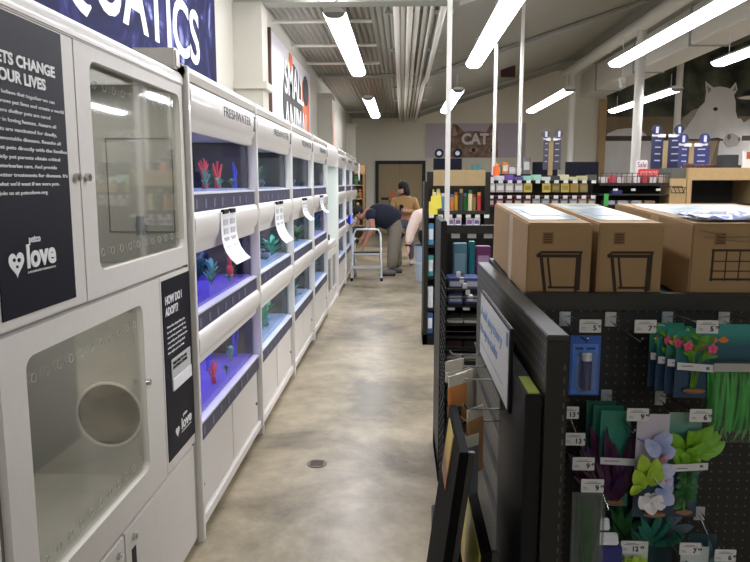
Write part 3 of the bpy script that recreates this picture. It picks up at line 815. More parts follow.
# cartons on the deck
def carton(x0, x1, name, label, big=False):
    y0, L, h = 1.905, .70, .208
    t = thing('carton', label, 'box', (x0, y0, 1.2145), 0, 'cartons on the gondola top')
    t.rotation_euler = (math.radians(2.7), 0, 0)
    w = x1 - x0
    MB().box(0, w, 0, L, 0, h).build('cardboard_box', M['card'], t, bevel=.004)
    MB().box(w * .0 - .0008, 0, L * .36, L * .46, 0.0, h * .97).build('side_tape', M['tape'], t)
    s = MB()
    fr = -.0012; 
    def bar(a, b, wd=.006):
        (ax, az), (bx, bz) = a, b; dx, dz = bx - ax, bz - az; l = math.hypot(dx, dz); nx, nz = -dz / l * wd / 2, dx / l * wd / 2
        s.prism([(ax + nx, az + nz), (bx + nx, bz + nz), (bx - nx, bz - nz), (ax - nx, az - nz)], 'y', fr, -.0002)
    k = 1.0
    if big:
        gx = .055
        for zz in (.055, .135): bar((gx, zz), (gx + .115, zz), .006)
        for q in range(4): bar((gx + .004 + q * .036, .05), (gx + .004 + q * .036, .138), .006 if q in (0, 3) else .003)
        for zz in (.078, .105): bar((gx, zz), (gx + .115, zz), .003)
        bar((gx + .115, .135), (gx + .135, .12), .005); bar((gx + .135, .12), (gx + .135, .055), .005)
    else:
        gx = .038
        bar((gx - .012, .118), (gx + .108, .118), .009); bar((gx, .128), (gx + .112, .128), .007); bar((gx - .012, .118), (gx, .128), .006)
        bar((gx + .000, .118), (gx + .016, .008), .009); bar((gx + .100, .118), (gx + .098, .008), .009)
        bar((gx + .016, .014), (gx + .098, .014), .007); bar((gx + .022, .030), (gx + .098, .030), .006)
        bar((gx + .018, .116), (gx + .030, .032), .006); bar((gx + .107, .126), (gx + .106, .022), .006)
    s.build('printed_drawing', M['card_dark'], t)
    lx = (.04 if not big else .06)
    b = MB().box(lx, lx + .03, -.0012, -.0002, .150, .183).build('stamp', C('8d6a42', .7), t)
    q = MB()
    for a in range(4): q.box(lx + .004, lx + .026, -.0018, -.0012, .154 + a * .007, .158 + a * .007)
    q.build('stamp_lines', C('5a4229', .7), b)
    tp = MB().box(w * .10, w * .92, L * .12, L * .9, h, h + .0012).build('top_label', mat('label_print', 'd9e2e4', .22, noise=.2, nscale=9, col2='9cb4bc'), t)
    MB().box(w * .25, w * .75, L * .3, L * .55, h + .0012, h + .002).build('label_print', C('b9c6d6', .25), tp)
    return t
carton(.344, .519, 'a', 'leftmost of the three brown cartons on the gondola top')
carton(.536, .711, 'b', 'middle one of the three brown cartons on the gondola top')
c3 = carton(.786, 1.22, 'c', 'large right carton on the gondola top with torn film on its lid', True)
b = MB(); q = random.Random(5); n = 12
for i in range(n + 1):
    for k in range(7):
        b.v.append((.02 + .36 * i / n, .03 + .16 * k / 6 + q.uniform(-.012, .012), .213 + q.uniform(0, .014)))
for i in range(n):
    for k in range(6):
        a = i * 7 + k; b.f.append((a, a + 7, a + 8, a + 1))
o = b.build('plastic_film', mat('film', 'dfe3ee', .15, noise=.3, nscale=20, col2='6a78c8'), c3, True)
sd = o.modifiers.new('s', 'SOLIDIFY'); sd.thickness = .001
b = MB()
b.tube([(.02, -.002, .19), (.10, -.004, .17), (.22, -.003, .178), (.40, -.002, .168)], .0015, 6).tube([(.03, -.002, .172), (.12, -.003, .16), (.3, -.002, .163)], .0012, 6)
b.build('film_edge', C('8a7a62', .3), c3)

# peg hooks with price tags
def hook(px, pz, tx_, ty, tz, main, sup, label, arm=True):
    t = thing('peg_hook', label, 'hook', (px, 1.886, pz), 0, 'price tagged peg hooks')
    MB().box(-.015, .015, -.004, .0, -.020, .020).box(-.012, .012, -.006, -.004, -.014, .006).build('back_plate', M['metal'], t, bevel=.001)
    dx, dy, dz = tx_ - px, ty - 1.886, tz - pz
    MB().tube([(0, -.006, .008), (dx * .3, dy * .3, dz * .3 + .012), (dx, dy + .004, dz + .002)], .0022, 8).build('scan_arm', M['chrome'], t, True)
    MB().tube([(0, -.006, -.006), (dx * .95, dy * .9, -.016), (dx * .95, dy * .95, -.004)], .0026, 8).build('product_wire', M['chrome'], t, True)
    tg = MB().box(dx - .026, dx + .026, dy - .003, dy, dz - .016, dz + .016).build('price_tag', M['tag'], t, bevel=.0012)
    tag_text(tg, dx, dy - .0032, dz, main, sup)
    return t
def tag_text(tg, x, y, z, main, sup):
    o = 0.006 if len(main) == 1 else 0.0
    text('price', main, .0125, '-y', (x + o, y, z - .010), M['seam'], tg, bold=.03)
    text('price', sup, .0072, '-y', (x + o + .0115 + (.009 if len(main) > 1 else 0), y, z - .004), M['seam'], tg)
    l = MB().box(x - .018, x + .018, y - .0004, y + .0002, z + .006, z + .0075).box(x - .012, x + .010, y - .0004, y + .0002, z + .0095, z + .0108).box(x - .021, x - .010, y - .0004, y + .0002, z - .008, z - .0068).box(x - .021, x - .012, y - .0004, y + .0002, z - .004, z - .003)
    l.build('fine_print', C('77777a', .6), tg)
hook(.45, 1.160, .455, 1.65, 1.189, '5', '99', 'peg hook with a 5.99 price tag above the blue bottle card')
hook(.574, 1.160, .586, 1.65, 1.189, '7', '99', 'empty peg hook with a 7.99 price tag on the top row')
hook(.727, 1.162, .732, 1.65, 1.189, '5', '99', 'peg hook with a 5.99 price tag above the flowering plant cards')
hook(.879, 1.163, .886, 1.65, 1.189, '8', '99', 'peg hook holding the grass plant bag at the right edge')
hook(.573, .940, .569, 1.62, .979, '9', '49', 'peg hook with a 9.49 price tag over the maroon and pastel plants')
hook(.721, .938, .717, 1.62, .979, '6', '99', 'peg hook with a 6.99 price tag over the leafy green plant')
hook(.575, .600, .571, 1.62, .640, '12', '99', 'peg hook with a 12.99 price tag in the bottom row')
hook(.718, .600, .714, 1.62, .638, '7', '99', 'peg hook with a 7.99 price tag in the bottom row')
hook(.850, .600, .800, 1.62, .622, '6', '49', 'peg hook with its tag at the lower right edge')
# waterfall arm with four tags at the corner
t = thing('waterfall_arm', 'slanted chrome display arm with four price tags in the corner', 'hook', (.425, 1.886, .985))
MB().tube([(0, -.002, .02), (0, -.02, .0), (.047, -.39, -.19)], .003, 8).build('slanted_bar', M['chrome'], t, True)
MB().box(-.012, .012, -.005, 0, -.01, .04).build('back_plate', M['metal'], t)
for (x, y, z, a, b_) in ((.424, 1.70, .955, '13', '49'), (.426, 1.64, .908, '13', '49'), (.434, 1.58, .870, '9', '49'), (.443, 1.53, .838, '9', '49')):
    tg = MB().box(x - .425 - .026, x - .425 + .026, y - 1.886 - .003, y - 1.886, z - .985 - .016, z - .985 + .016).build('price_tag', M['tag'], t, bevel=.0012)
    tag_text(tg, x - .425, y - 1.886 - .0032, z - .985, a, b_)

# carded plants
def ramp_card(a, b_, z0, z1): return ramp_mat('card_print', [(0, a), (.45, a), (.75, b_), (1, b_)], 2, z0, z1)
CB = ramp_card('223f5c', '2f8a80', -.17, 0)
def card(t, w, h, m, y=0.): return MB().box(-w / 2, w / 2, y - .0015, y, -h, 0).build('card', m, t, bevel=.0006)
def band(t, x0, x1, z, y, tilt=0.):
    b = MB().hexa([(x0, y - .001, z - .009), (x1, y - .001, z - .009 + tilt), (x1, y, z - .009 + tilt), (x0, y, z - .009), (x0, y - .001, z + .009), (x1, y - .001, z + .009 + tilt), (x1, y, z + .009 + tilt), (x0, y, z + .009)]).build('label_band', C('d5d3d6', .4), t)
    MB().box(x0 + .01, x0 + (x1 - x0) * .42, y - .0018, y - .001, z - .001, z + .001).box(x1 - .02, x1 - .012, y - .0018, y - .001, z + tilt - .003, z + tilt + .004).build('band_print', C('6a6a6e', .6), b)
def stalks(q, n, x, z0, z1, spread, r=.0018, y=-.008):
    b = MB()
    for k in range(n):
        a = q.uniform(-1, 1) * spread
        b.tube([(x + q.uniform(-.006, .006), y, z0), (x + a * .4, y - q.uniform(0, .01), (z0 + z1) / 2), (x + a, y - q.uniform(0, .012), z1 + q.uniform(-.02, .01))], [r, r * .9, r * .6], 6)
    return b
def stone(t, x, z, y=-.010, r=.028): MB().ball((x, y, z), r, .010, .008, 14, 8).build('base_stone', M['stone'], t, True)
# flowering plants
for k, (x, y, zt, w) in enumerate(((.680, 1.76, 1.176, .085), (.688, 1.73, 1.174, .085), (.702, 1.705, 1.174, .085), (.716, 1.68, 1.172, .085))):
    t = thing('plant_card', 'pink flowered plant card, %s of the fanned four' % ('hindmost', 'second from the back', 'second from the front', 'front')[k], 'plastic plant', (x, y, zt), 0, 'pink flowered plant cards')
    card(t, w, .168, CB)
    q = random.Random(20 + k)
    st = stalks(q, 7, 0, -.145, -.03, .03); st.build('stems', M['leaf'], t, True)
    lf = MB()
    for j in range(16):
        bx, bz = q.uniform(-.02, .02), q.uniform(-.075, -.015); a = q.uniform(-.2, PI + .2)
        lf.leaf((bx, -.010, bz), (bx + math.cos(a) * .034, -.014 - q.uniform(0, .015), bz + math.sin(a) * .03), q.uniform(.005, .008), (0, -1, .3), .004)
    lf.build('leaves', M['leaf'] if k % 2 else M['leaf_lime'], t)
    for (fx, fz) in ((-.024, -.032), (.034, -.038)):
        fl = MB()
        for j in range(5):
            a = 2 * PI * j / 5 + .3
            fl.ball((fx + .007 * math.cos(a), -.028, fz + .007 * math.sin(a)), .0055, .003, .0055, 8, 6)
        fl.ball((fx, -.031, fz), .003, .003, .003, 8, 6)
        fl.build('flower', M['pink'], t, True)
    stone(t, .004, -.148)
    band(t, -w / 2 - .003, w / 2 + .001, -.082, -.022, -.006)
# grass bag
t = thing('grass_bag', 'bagged bright green plastic grass under a goldfish card, right edge of the pegboard', 'plastic plant', (.842, 1.70, 1.186))
card(t, .172, .10, ramp_card('2a5a68', '2f8a84', -.10, 0))
g = MB(); q = random.Random(9)
for k in range(240):
    x = q.uniform(-.078, .078); y = q.uniform(-.03, .02)
    g.leaf((x * .9, y, -.275 + q.uniform(0, .03)), (x + q.uniform(-.02, .02), y - q.uniform(0, .012), -.100 + q.uniform(-.02, .006)), .0052, (q.uniform(-.4, .4), -1, 0), q.uniform(-.008, .012), 5)
g.build('grass_blades', M['grass'], t)
cr = MB()
for k in range(9):
    x = -.075 + k * .0188
    cr.leaf((x, -.034, -.285), (x + q.uniform(-.012, .012), -.036, -.245), .004, (0, -1, 0), 0, 4)
cr.build('cut_edge', C('4f8a4c', .4), t)
MB().prism([(-.085, -.045), (.085, -.045), (.078, .028), (-.078, .028)], 'z', -.287, -.085).build('clear_bag', M['wrap'], t)
MB().box(-.086, .086, -.0465, -.0455, -.108, -.088).build('bag_header', C('a9a9a2', .4), t)
def fish(t, x, y, z, s):
    b = MB().prism([(x + s * a, z + s * c) for a, c in ((-.6, .0), (-.2, .34), (.35, .3), (.75, .0), (.35, -.3), (-.2, -.3))], 'y', y - .0012, y)
    b.prism([(x - s * .5, z), (x - s * 1.25, z + s * .55), (x - s * 1.0, z), (x - s * 1.25, z - s * .55)], 'y', y - .0012, y).prism([(x - s * .1, z + s * .3), (x + s * .1, z + s * .62), (x + s * .3, z + s * .28)], 'y', y - .0012, y)
    b.build('goldfish_print', C('d97a2e', .5), t)
fish(t, -.048, -.0016, -.040, .020); fish(t, .04, -.047, -.13, .016)
# blue bottle card
t = thing('bottle_card', 'blue blister card with a small dark bottle and white cap', 'bottle', (.465, 1.72, 1.150))
card(t, .076, .155, C('2b5fb8', .35))
MB().box(-.032, .032, -.0025, -.0015, -.150, -.022).build('inner_print', C('4f86d8', .3), t)
MB().box(-.026, -.006, -.0032, -.0025, -.036, -.030).box(.002, .024, -.0032, -.0025, -.036, -.030).build('print_words', C('1d3570', .4), t)
bt = MB().cyl((0, -.016, -.135), .0135, .068, 'z', 18).cyl((0, -.016, -.067), .0135, .01, 'z', 18, .008).build('bottle', C('122a6a', .25), t, True)
MB().cyl((0, -.016, -.060), .012, .018, 'z', 18).build('cap', C('e8e8e8', .35), bt, True)
MB().box(-.026, .026, -.034, -.0028, -.140, -.040).build('clear_blister', M['wrap'], t, bevel=.006)
# second row
GC = ramp_card('3c8a78', '2e7a66', -.2, 0)
for k, (x, y, z) in enumerate(((.535, 1.80, .955), (.545, 1.77, .952), (.556, 1.74, .948))):
    t = thing('plant_card', 'maroon broad leaf plant on a green card, %s of three' % ('hindmost', 'middle', 'front')[k], 'plastic plant', (x, y, z), 0, 'maroon plant cards')
    card(t, .078, .26, C(('1f5a4a', '27705c', '3a8f78')[k], .4))
    q = random.Random(31 + k); lf = MB()
    for j in range(13):
        a = q.uniform(.3, PI - .3); l = q.uniform(.13, .21)
        bx = q.uniform(-.012, .012)
        lf.leaf((bx, -.012 - .001 * j, -.235), (bx + math.cos(a) * l * .48 - .018, -.02 - q.uniform(0, .03), -.235 + math.sin(a) * l), q.uniform(.011, .019), (q.uniform(-.4, .4), -1, .2), .012)
    lf.build('leaves', M['maroon'], t)
    stone(t, .004, -.245)
    if k == 2: band(t, -.052, .06, -.112, -.058, -.004)
t = thing('plant_card', 'pastel plant with white, lime and pink leaves on a pale card', 'plastic plant', (.624, 1.665, .966))
card(t, .080, .27, ramp_mat('card_print', [(0, '2c4152'), (.35, '3c5064'), (.6, 'c4bccb'), (1, 'c8c2cc')], 2, -.27, 0))
q = random.Random(44)
for nm, m, pts in (('pastel_leaves', M['pastel'], [(-.005, -.07, .035, -.04), (.01, -.09, .045, -.08), (.012, -.17, .045, -.15), (.0, -.12, .046, -.19), (.01, -.19, .05, -.22), (-.02, -.06, .0, -.1), (.0, -.15, .05, -.12)]),
                   ('lime_leaves', M['leaf_lime'], [(-.02, -.16, -.035, -.09), (-.01, -.17, .0, -.10), (-.02, -.19, -.05, -.13), (-.005, -.18, .012, -.12), (-.03, -.2, -.055, -.17)]),
                   ('pink_leaves', C('d88a9a', .5), [(.005, -.12, .03, -.085), (.01, -.17, .035, -.145)]),
                   ('white_leaf', C('e6e2e4', .5), [(-.015, -.235, .018, -.195), (-.005, -.24, -.035, -.2), (-.01, -.2, .0, -.25), (.004, -.2, .02, -.235)])):
    lf = MB()
    for (a, b_, c_, d) in pts: lf.leaf((a, -.014, b_), (c_, -.03 - q.uniform(0, .008), d), .018 if nm != 'pink_leaves' else .009, (q.uniform(-.3, .3), -1, .2), .010, 8)
    lf.build(nm, m, t)
stone(t, .012, -.258)
b = MB().tube([(-.038, -.003, -.062), (-.015, -.004, -.074), (.005, -.004, -.066), (.036, -.003, -.072)], .0022, 6).build('blue_scroll', C('6a8ad8', .5), t, True)
t = thing('plant_card', 'leafy bright green plant on a blue card under the 6.99 tag', 'plastic plant', (.708, 1.68, .966))
card(t, .082, .275, ramp_mat('card_print', [(0, '26384f'), (.4, '2c4c62'), (.7, '2c8a78'), (1, '8fae9c')], 2, -.275, 0))
q = random.Random(55)
MB().tube([(.004, -.012, -.255), (.002, -.016, -.16), (0, -.016, -.06)], [.004, .004, .002], 8).build('stem', M['leaf'], t, True)
lf = MB()
for (a, b_, c_, d, w) in ((.01, -.10, .066, -.035, .018), (.012, -.11, .086, -.062, .018), (.0, -.10, .06, -.085, .015), (-.01, -.1, -.045, -.04, .015), (0, -.09, -.01, -.03, .014), (.0, -.12, -.055, -.08, .017), (.0, -.12, -.04, -.11, .014), (0, -.12, .03, -.06, .015), (.0, -.08, .05, -.02, .016), (0, -.11, .012, -.075, .013), (0, -.13, -.02, -.09, .013), (.02, -.10, .05, -.10, .012), (-.02, -.09, -.055, -.055, .012), (.0, -.12, .025, -.10, .012), (-.01, -.12, -.03, -.125, .012), (.01, -.08, .075, -.045, .013), (-.005, -.07, .02, -.03, .012)):
    lf.leaf((a, -.018, b_), (c_, -.03 - q.uniform(0, .02), d), w, (q.uniform(-.3, .3), -1, .3), .010, 8)
lf.build('upper_leaves', mat('leaf_fresh', '7cb82c', .45, noise=.3, nscale=25), t)
lf = MB()
for k in range(26):
    z = q.uniform(-.23, -.12); s = q.choice((-1, 1))
    lf.leaf((0, -.016, z), (s * q.uniform(.015, .036), -.024 - q.uniform(0, .012), z + q.uniform(-.02, .025)), .009, (q.uniform(-.3, .3), -1, .3), .006)
lf.build('lower_leaves', M['leaf_dark'], t)
stone(t, .006, -.258, r=.022)
band(t, -.045, .040, -.125, -.05, .006)
# bottom row
t = thing('plant_card', 'lime green leaf plant with a pale card under the 12.99 tag', 'plastic plant', (.60, 1.68, .622))
card(t, .07, .2, C('c9cfc9', .5)); q = random.Random(61); lf = MB()
for k in range(14):
    a = q.uniform(0, PI); lf.leaf((q.uniform(-.02, .0), -.016, -.09), (math.cos(a) * .062 - .01, -.03, -.09 + math.sin(a) * .07), .014, (q.uniform(-.3, .3), -1, .2), .008)
lf.build('leaves', M['leaf_lime'], t); stone(t, 0, -.19)
for k, (x, y, z, m, lb) in enumerate(((.69, 1.80, .665, M['leaf_teal'], 'dark teal plant behind the bottom row tags'), (.60, 1.84, .66, M['leaf_dark'], 'olive green plant at the back of the bottom row'), (.735, 1.86, .675, M['rock'], 'grey green plant tips at the back right of the bottom row'), (.78, 1.7, .635, C('5d7f86', .5, noise=.3), 'grey blue plant at the lower right of the pegboard'))):
    t = thing('plant_card', lb, 'plastic plant', (x, y, z))
    card(t, .07, .22, C('25454c', .5)); q = random.Random(70 + k); lf = MB()
    for j in range(16):
        a = q.uniform(.1, PI - .1); lf.leaf((q.uniform(-.02, .02), -.014, -.11), (math.cos(a) * .075, -.02 - q.uniform(0, .03), -.11 + math.sin(a) * .11), .011, (q.uniform(-.4, .4), -1, .2), .01)
    lf.build('leaves', m, t)
t = thing('plant_card', 'pale card with printed lines at the bottom right beside the 7.99 tag', 'plastic plant', (.742, 1.655, .625))
card(t, .07, .2, C('b9c4c6', .5)); lf = MB()
for k in range(6): lf.leaf((0, -.012, -.15), (-.03 + .012 * k, -.016, -.06 - .01 * (k % 2)), .007, (0, -1, 0), .003)
lf.build('leaves', M['leaf_teal'], t)
# long clear pack, blue box and glossy packs in the corner
t = thing('plant_pack', 'long clear pack of thin green stems hanging in the corner', 'plastic plant', (.436, 1.53, .82))
b = stalks(random.Random(80), 16, 0, -.28, -.02, .03, .0016, 0); b.build('stems', M['leaf_dark'], t)
MB().box(-.036, .036, -.016, .012, -.30, .0).build('clear_sleeve', M['wrap'], t, bevel=.006)
MB().box(-.034, .034, .012, .0135, -.29, -.005).build('backing', C('4d5a52', .5), t)
t = thing('blue_pack', 'dark blue box hanging low in the corner by the clear pack', 'box', (.500, 1.60, .665))
MB().box(-.034, .034, -.03, .02, -.2, 0).build('pack_body', C('2c2f78', .4), t, bevel=.003)
for k, z in enumerate((.715, .688)):
    t = thing('foil_pack', 'glossy clear pack top, %s one above the dark blue box' % ('upper', 'lower')[k], 'packet', (.476 + .016 * k, 1.58 - .02 * k, z))
    MB().hexa([(-.03, 0, -.014), (.03, 0, -.014), (.03, .03, -.014), (-.03, .03, -.014), (-.028, .008, .014), (.028, .008, .014), (.028, .014, .014), (-.028, .014, .014)]).build('wrapper', M['metal'], t, bevel=.003)

# ------------------------------------------------------------------ things on the aisle face of the end panel
t = thing('sign_holder', 'white sign in a black frame with blue words on the gondola side', 'sign', (.25, 1.82, 1.10))
MB().box(-.004, .004, -.285, .285, -.095, .105).build('backing', M['black2'], t, bevel=.002)
sg = MB().box(-.0055, -.0042, -.272, .285, -.088, .096).build('sign_sheet', C('d9d9dc', .5), t)
text('lettering', 'Add mystery', .030, '-x', (-.006, .262, .035), C('93abd4', .5), sg, width=.44)
text('lettering', 'to open tanks', .030, '-x', (-.006, .262, -.015), C('93abd4', .5), sg, width=.36)
MB().box(-.0062, -.0055, -.20, .25, -.052, -.049).build('rule', C('9aa4b4', .5), sg)
MB().box(-.0062, -.0055, -.262, -.238, .055, .088).build('emblem', C('4f6fb0', .5), sg)
MB().box(.004, .0425, -.02, .02, -.02, .02).box(.004, .0425, .18, .2, -.02, .02).build('bracket', M['black'], t)
t = thing('sign_holder', 'black slim holder with a yellow green label on top behind the white sign', 'sign', (.272, 1.43, 1.115))
MB().box(-.018, .016, -.06, .30, -.62, -.012).build('holder_body', M['black2'], t, bevel=.002)
MB().box(-.011, .012, -.052, .07, -.012, -.010).build('yellow_label', C('a9b93c', .5), t)
# slanted leaflet holders and books below
def holder(x, y0, y1, zt, h, lean, th, pic, label, cover, pl=None):
    t = thing('leaflet_holder', label, 'display', (x, (y0 + y1) / 2, zt - h), 0)
    L = (y1 - y0) / 2
    def sl(d0, d1, a, b_, z0, z1):
        return [(lean * z0 / h + d0, a, z0), (lean * z0 / h + d1, a, z0), (lean * z0 / h + d1, b_, z0), (lean * z0 / h + d0, b_, z0), (lean * z1 / h + d0, a, z1), (lean * z1 / h + d1, a, z1), (lean * z1 / h + d1, b_, z1), (lean * z1 / h + d0, b_, z1)]
    MB().hexa(sl(0, th, -L, L, 0, h)).build('holder_board', mat('black_board', '0a0a0b', .7, spec=.1), t, bevel=.002)
    MB().hexa(sl(th, th + .012, -L, -L + .012, 0, h)).build('side_rim', M['blacksteel'], t)
    MB().hexa(sl(th, th + .012, L - .012, L, 0, h)).build('side_rim', M['blacksteel'], t)
    if pic:
        p_ = MB().hexa(sl(-.003, -.0004, *(pl or (-L + .015, L - .015)), *pic)).build('leaflet', cover, t)
    return t
OR = ramp_mat('leaflet_print', [(0, 'd8d4cc'), (.15, 'c9642a'), (.5, '6a4228'), (.75, 'd0a83a'), (1, 'd8c45a')], 2, .42, .60, wobble=.06, nscale=20)
YE = ramp_mat('leaflet_yellow', [(0, 'd8c84a'), (.4, 'dccb5a'), (.6, '8a5a4a'), (.75, 'c8a040'), (1, 'e0d060')], 2, 0, .4, wobble=.16, nscale=14)
holder(.050, 1.40, 1.72, .965, .60, .075, .02, (.455, .585), 'tall leaning black holder with an orange leaflet near its top', OR, (-.03, .10))
holder(.165, 1.40, 1.80, .74, .42, .012, .022, (.0, .405), 'black framed holder with a yellow cover, right one of the lower two', YE)
holder(.118, 1.28, 1.70, .655, .40, .010, .018, (.0, .385), 'black framed holder with a yellow cover, left one at the bottom of the aisle rack', YE)
t = thing('base_shelf', 'low black base shelf under the leaflet holders along the aisle', 'shelf', (0, 0, 0))
MB().box(.125, .290, 1.37, 2.62, .0, .255).build('shelf_body', M['black'], t, bevel=.004)
MB().box(.14, .290, 1.38, 1.8, .255, .30).build('riser', M['black2'], t)
# hang-strip rack with wire arms and packets
t = thing('wire_hook_rack', 'chrome wire arms sticking out from the gondola side over the aisle', 'rack', (PX0, 1.85, 0))
a_ = MB().box(-.022, -.0005, -.26, .36, 1.01, 1.022).build('rail', M['blacksteel'], t)
for k, (y, z) in enumerate(((-.05, 1.01), (-.22, .985), (.12, 1.0), (-.15, .93), (.26, 1.0))):
    MB().tube([(-.001, y, z), (-.13, y, z), (-.14, y, z + .012)], .0025, 8).build('arm', M['chrome'], t, True)
q = random.Random(12)
for k, (x, y, z, w, h, c_, lb) in enumerate(((.150, 1.78, 1.035, .075, .12, 'e69a5c', 'orange packet hanging on the leftmost chrome wire arm'),
                                     (.172, 1.83, 1.03, .08, .13, 'd8cfb4', 'cream packet hanging behind the orange one on the wire arm'),
                                     (.185, 1.66, .985, .07, .16, 'c99a6a', 'tan packet hanging on the middle wire arm'),
                                     (.168, 1.61, .93, .06, .14, '7f8488', 'grey packet with a white label on the lowest wire arm'),
                                     (.155, 1.95, 1.03, .07, .05, 'e6e6e2', 'small white tag hanging on the farther wire arm'),
                                     (.200, 1.98, 1.0, .07, .12, 'cfcfd2', 'silver packet hanging deep in the wire arms'))):
    t = thing('hanging_packet', lb, 'packet', (x, y, z - .02), -.75 + q.uniform(-.15, .15))
    MB().box(-.005, .005, -w / 2, w / 2, -h, -.015).build('packet_body', C(c_, .35), t, bevel=.004)
    MB().box(-.0015, .0015, -w / 2, w / 2, -.015, .014).build('header', C('e3dcc8', .5), t)
    if k in (0, 3): MB().box(-.0065, -.0052, -w * .3, w * .3, -h * .85, -h * .4).build('label_print', C('e8e4dc' if k else 'c8642e', .5), t)

# ------------------------------------------------------------------ end-cap display with wire sides, farther along (its front faces the camera)
t = ecap = thing('end_cap_display', 'black end-of-aisle display with wire sides and stacked shelves, behind the white sign', 'shelving', (0, 0, 0))
EX0, EX1, EY, EB = .192, .95, 3.40, 3.95
MB().box(EX0, EX0 + .03, EY, EB, 0, 1.345).build('side_upright', M['black'], t, bevel=.003)
MB().box(EX1 - .03, EX1, EY, EB, 0, 1.345).build('side_upright', M['black'], t, bevel=.003)
MB().box(EX0 + .03, EX1 - .03, EB - .02, EB, 0, 1.272).build('back_panel', M['black'], t)
MB().box(EX0 + .03, EX1 - .03, EY, EY + .03, 1.285, 1.325).build('top_bar', M['blacksteel'], t)
SH = [1.005, .925, .83, .765, .70, .635, .575, .52, .42, .33, .15]
for z in SH: MB().box(EX0 + .03, EX1 - .03, EY + .02, EB - .02, z - .012, z).build('shelf', M['blacksteel'] if z < .9 else M['black'], t)
MB().box(EX0, EX1, EY, EB, 0, .10).build('base', M['black2'], t)
t = thing('wire_basket', 'black wire grid bin standing in front of the end-of-aisle display', 'rack', (0, 0, 0))
for sx in (.196, .385):
    g = MB()
    for k in range(6): g.tube([(sx, 3.0 + k * .074, .03), (sx, 3.0 + k * .074, 1.115)], .0026, 6)
    for k in range(29): g.tube([(sx, 3.0, .03 + k * .0385), (sx, 3.37, .03 + k * .0385)], .0022, 5)
    g.build('side_grid', M['black2'], t)
for z in (1.115, 1.07, 1.03): MB().tube([(.196, 3.0, z), (.385, 3.0, z)], .003, 6).build('cross_wire', M['blacksteel'], t)
for z in (.97, .86, .80, .72, .66, .60, .54): MB().tube([(.196, 3.37, z), (.385, 3.37, z)], .003, 6).build('cross_wire', M['blacksteel'], t)
for k in range(13):
    z = 1.10 - k * .05
    MB().tube([(.383, 3.0, z), (.345, 2.96, z), (.345, 2.95, z + .015)], .003, 6).build('side_hook', M['metal'], t)
q = random.Random(3)
def pack(x0, x1, y0, y1, z0, z1, c_, label, group, name='packet', cat='packet', lab=None):
    t = thing(name, label, cat, ((x0 + x1) / 2, (y0 + y1) / 2, z0), 0, group)
    w, d, h = (x1 - x0) / 2, (y1 - y0) / 2, z1 - z0
    MB().box(-w, w, -d, d, 0, h).build('pack_body', C(c_, .4), t, bevel=min(w, d, h) * .12)
    if lab: MB().box(-w * .75, w * .75, -d - .001, -d + .0005, h * .25, h * .75).build('front_label', C(lab, .45), t)
    return t
ROWN = {1.005: 'top shelf', .925: 'second shelf', .83: 'third shelf', .765: 'fourth shelf', .70: 'fifth shelf', .635: 'sixth shelf', .575: 'seventh shelf', .52: 'eighth shelf', .42: 'ninth shelf', .33: 'tenth shelf'}
spec = {1.005: ('3d4a86', '5a6aa0', .05, 'c9ccd8'), .925: ('4a5592', '3c4880', .06, 'b8bcc8'), .83: ('d0d0cc', 'd4d4d0', .02, None), .70: ('3a2226', '2e2a2c', .04, None), .635: ('b9c0bc', 'c2c4ba', .03, None), .575: ('c4c6b4', 'b9bda8', .03, None), .52: ('55605a', '4a544e', .03, 'b9bdb9'), .42: ('4f8a94', '74a0a8', .07, '9ab4b8'), .33: ('4a4470', '5c5480', .06, '8a86a8'), .15: ('c8c8c4', 'b8bcc0', .09, None)}
for z, (a, b_, h, lab) in spec.items():
    for k in range(2):
        pack(.232 + k * .085, .310 + k * .085, EY + .03, EY + .22, z + .0005, z + h, (a, b_)[k], 'flat packet on the %s of the end-of-aisle display, %s' % (ROWN.get(z, 'bottom shelf'), ('left', 'right')[k]), 'flat packets on the end-of-aisle display', lab=lab)
# price channel tags on the end cap
def tagstrip(par, xs, y, z, w=.034, h=.022):
    o0 = None
    for x in xs:
        if o0 is None: o0 = MB().box(-w / 2, w / 2, -.004, 0, -h / 2, h / 2).build('price_tag', C('cfd0cc', .45), par, loc=(x, y, z))
        else: dup(o0, (x, y, z), par)
tagstrip(ecap, (.265, .345, .425, .53), EY + .01, 1.272, .042, .022)
tagstrip(ecap, (.25, .325), EY + .018, .905, .035, .012)
# tall packages standing in the end cap
for (x0, x1, z0, z1, c_, lb, lab, nm) in ((.272, .345, 1.0055, 1.215, '5f8c98', 'tall clear blue pack of teal items in the end-of-aisle display', '8fb4bc', 'tall_pack'), (.357, .386, 1.0055, 1.225, '1f7f86', 'slim teal box right of the tall blue pack', None, 'slim_box'), (.392, .47, 1.0055, 1.20, '7a3f70', 'purple bag with a white top in the end-of-aisle display', 'c9a8c4', 'purple_bag')):
    pack(x0, x1, EY + .24, EY + .30, z0, z1, c_, lb, None, nm, 'box', lab)
t = thing('white_clips', 'cluster of small white plastic clips on the wire grid bin', 'clip', (.255, 3.06, 1.0))
b = MB()
for k in range(5): b.box(-.01 + k * .014, .008 + k * .014, -.01 - k * .004, .006, .115 - k * .026, .14 - k * .026)
b.build('clip_cluster', M['paper'], t, bevel=.002)

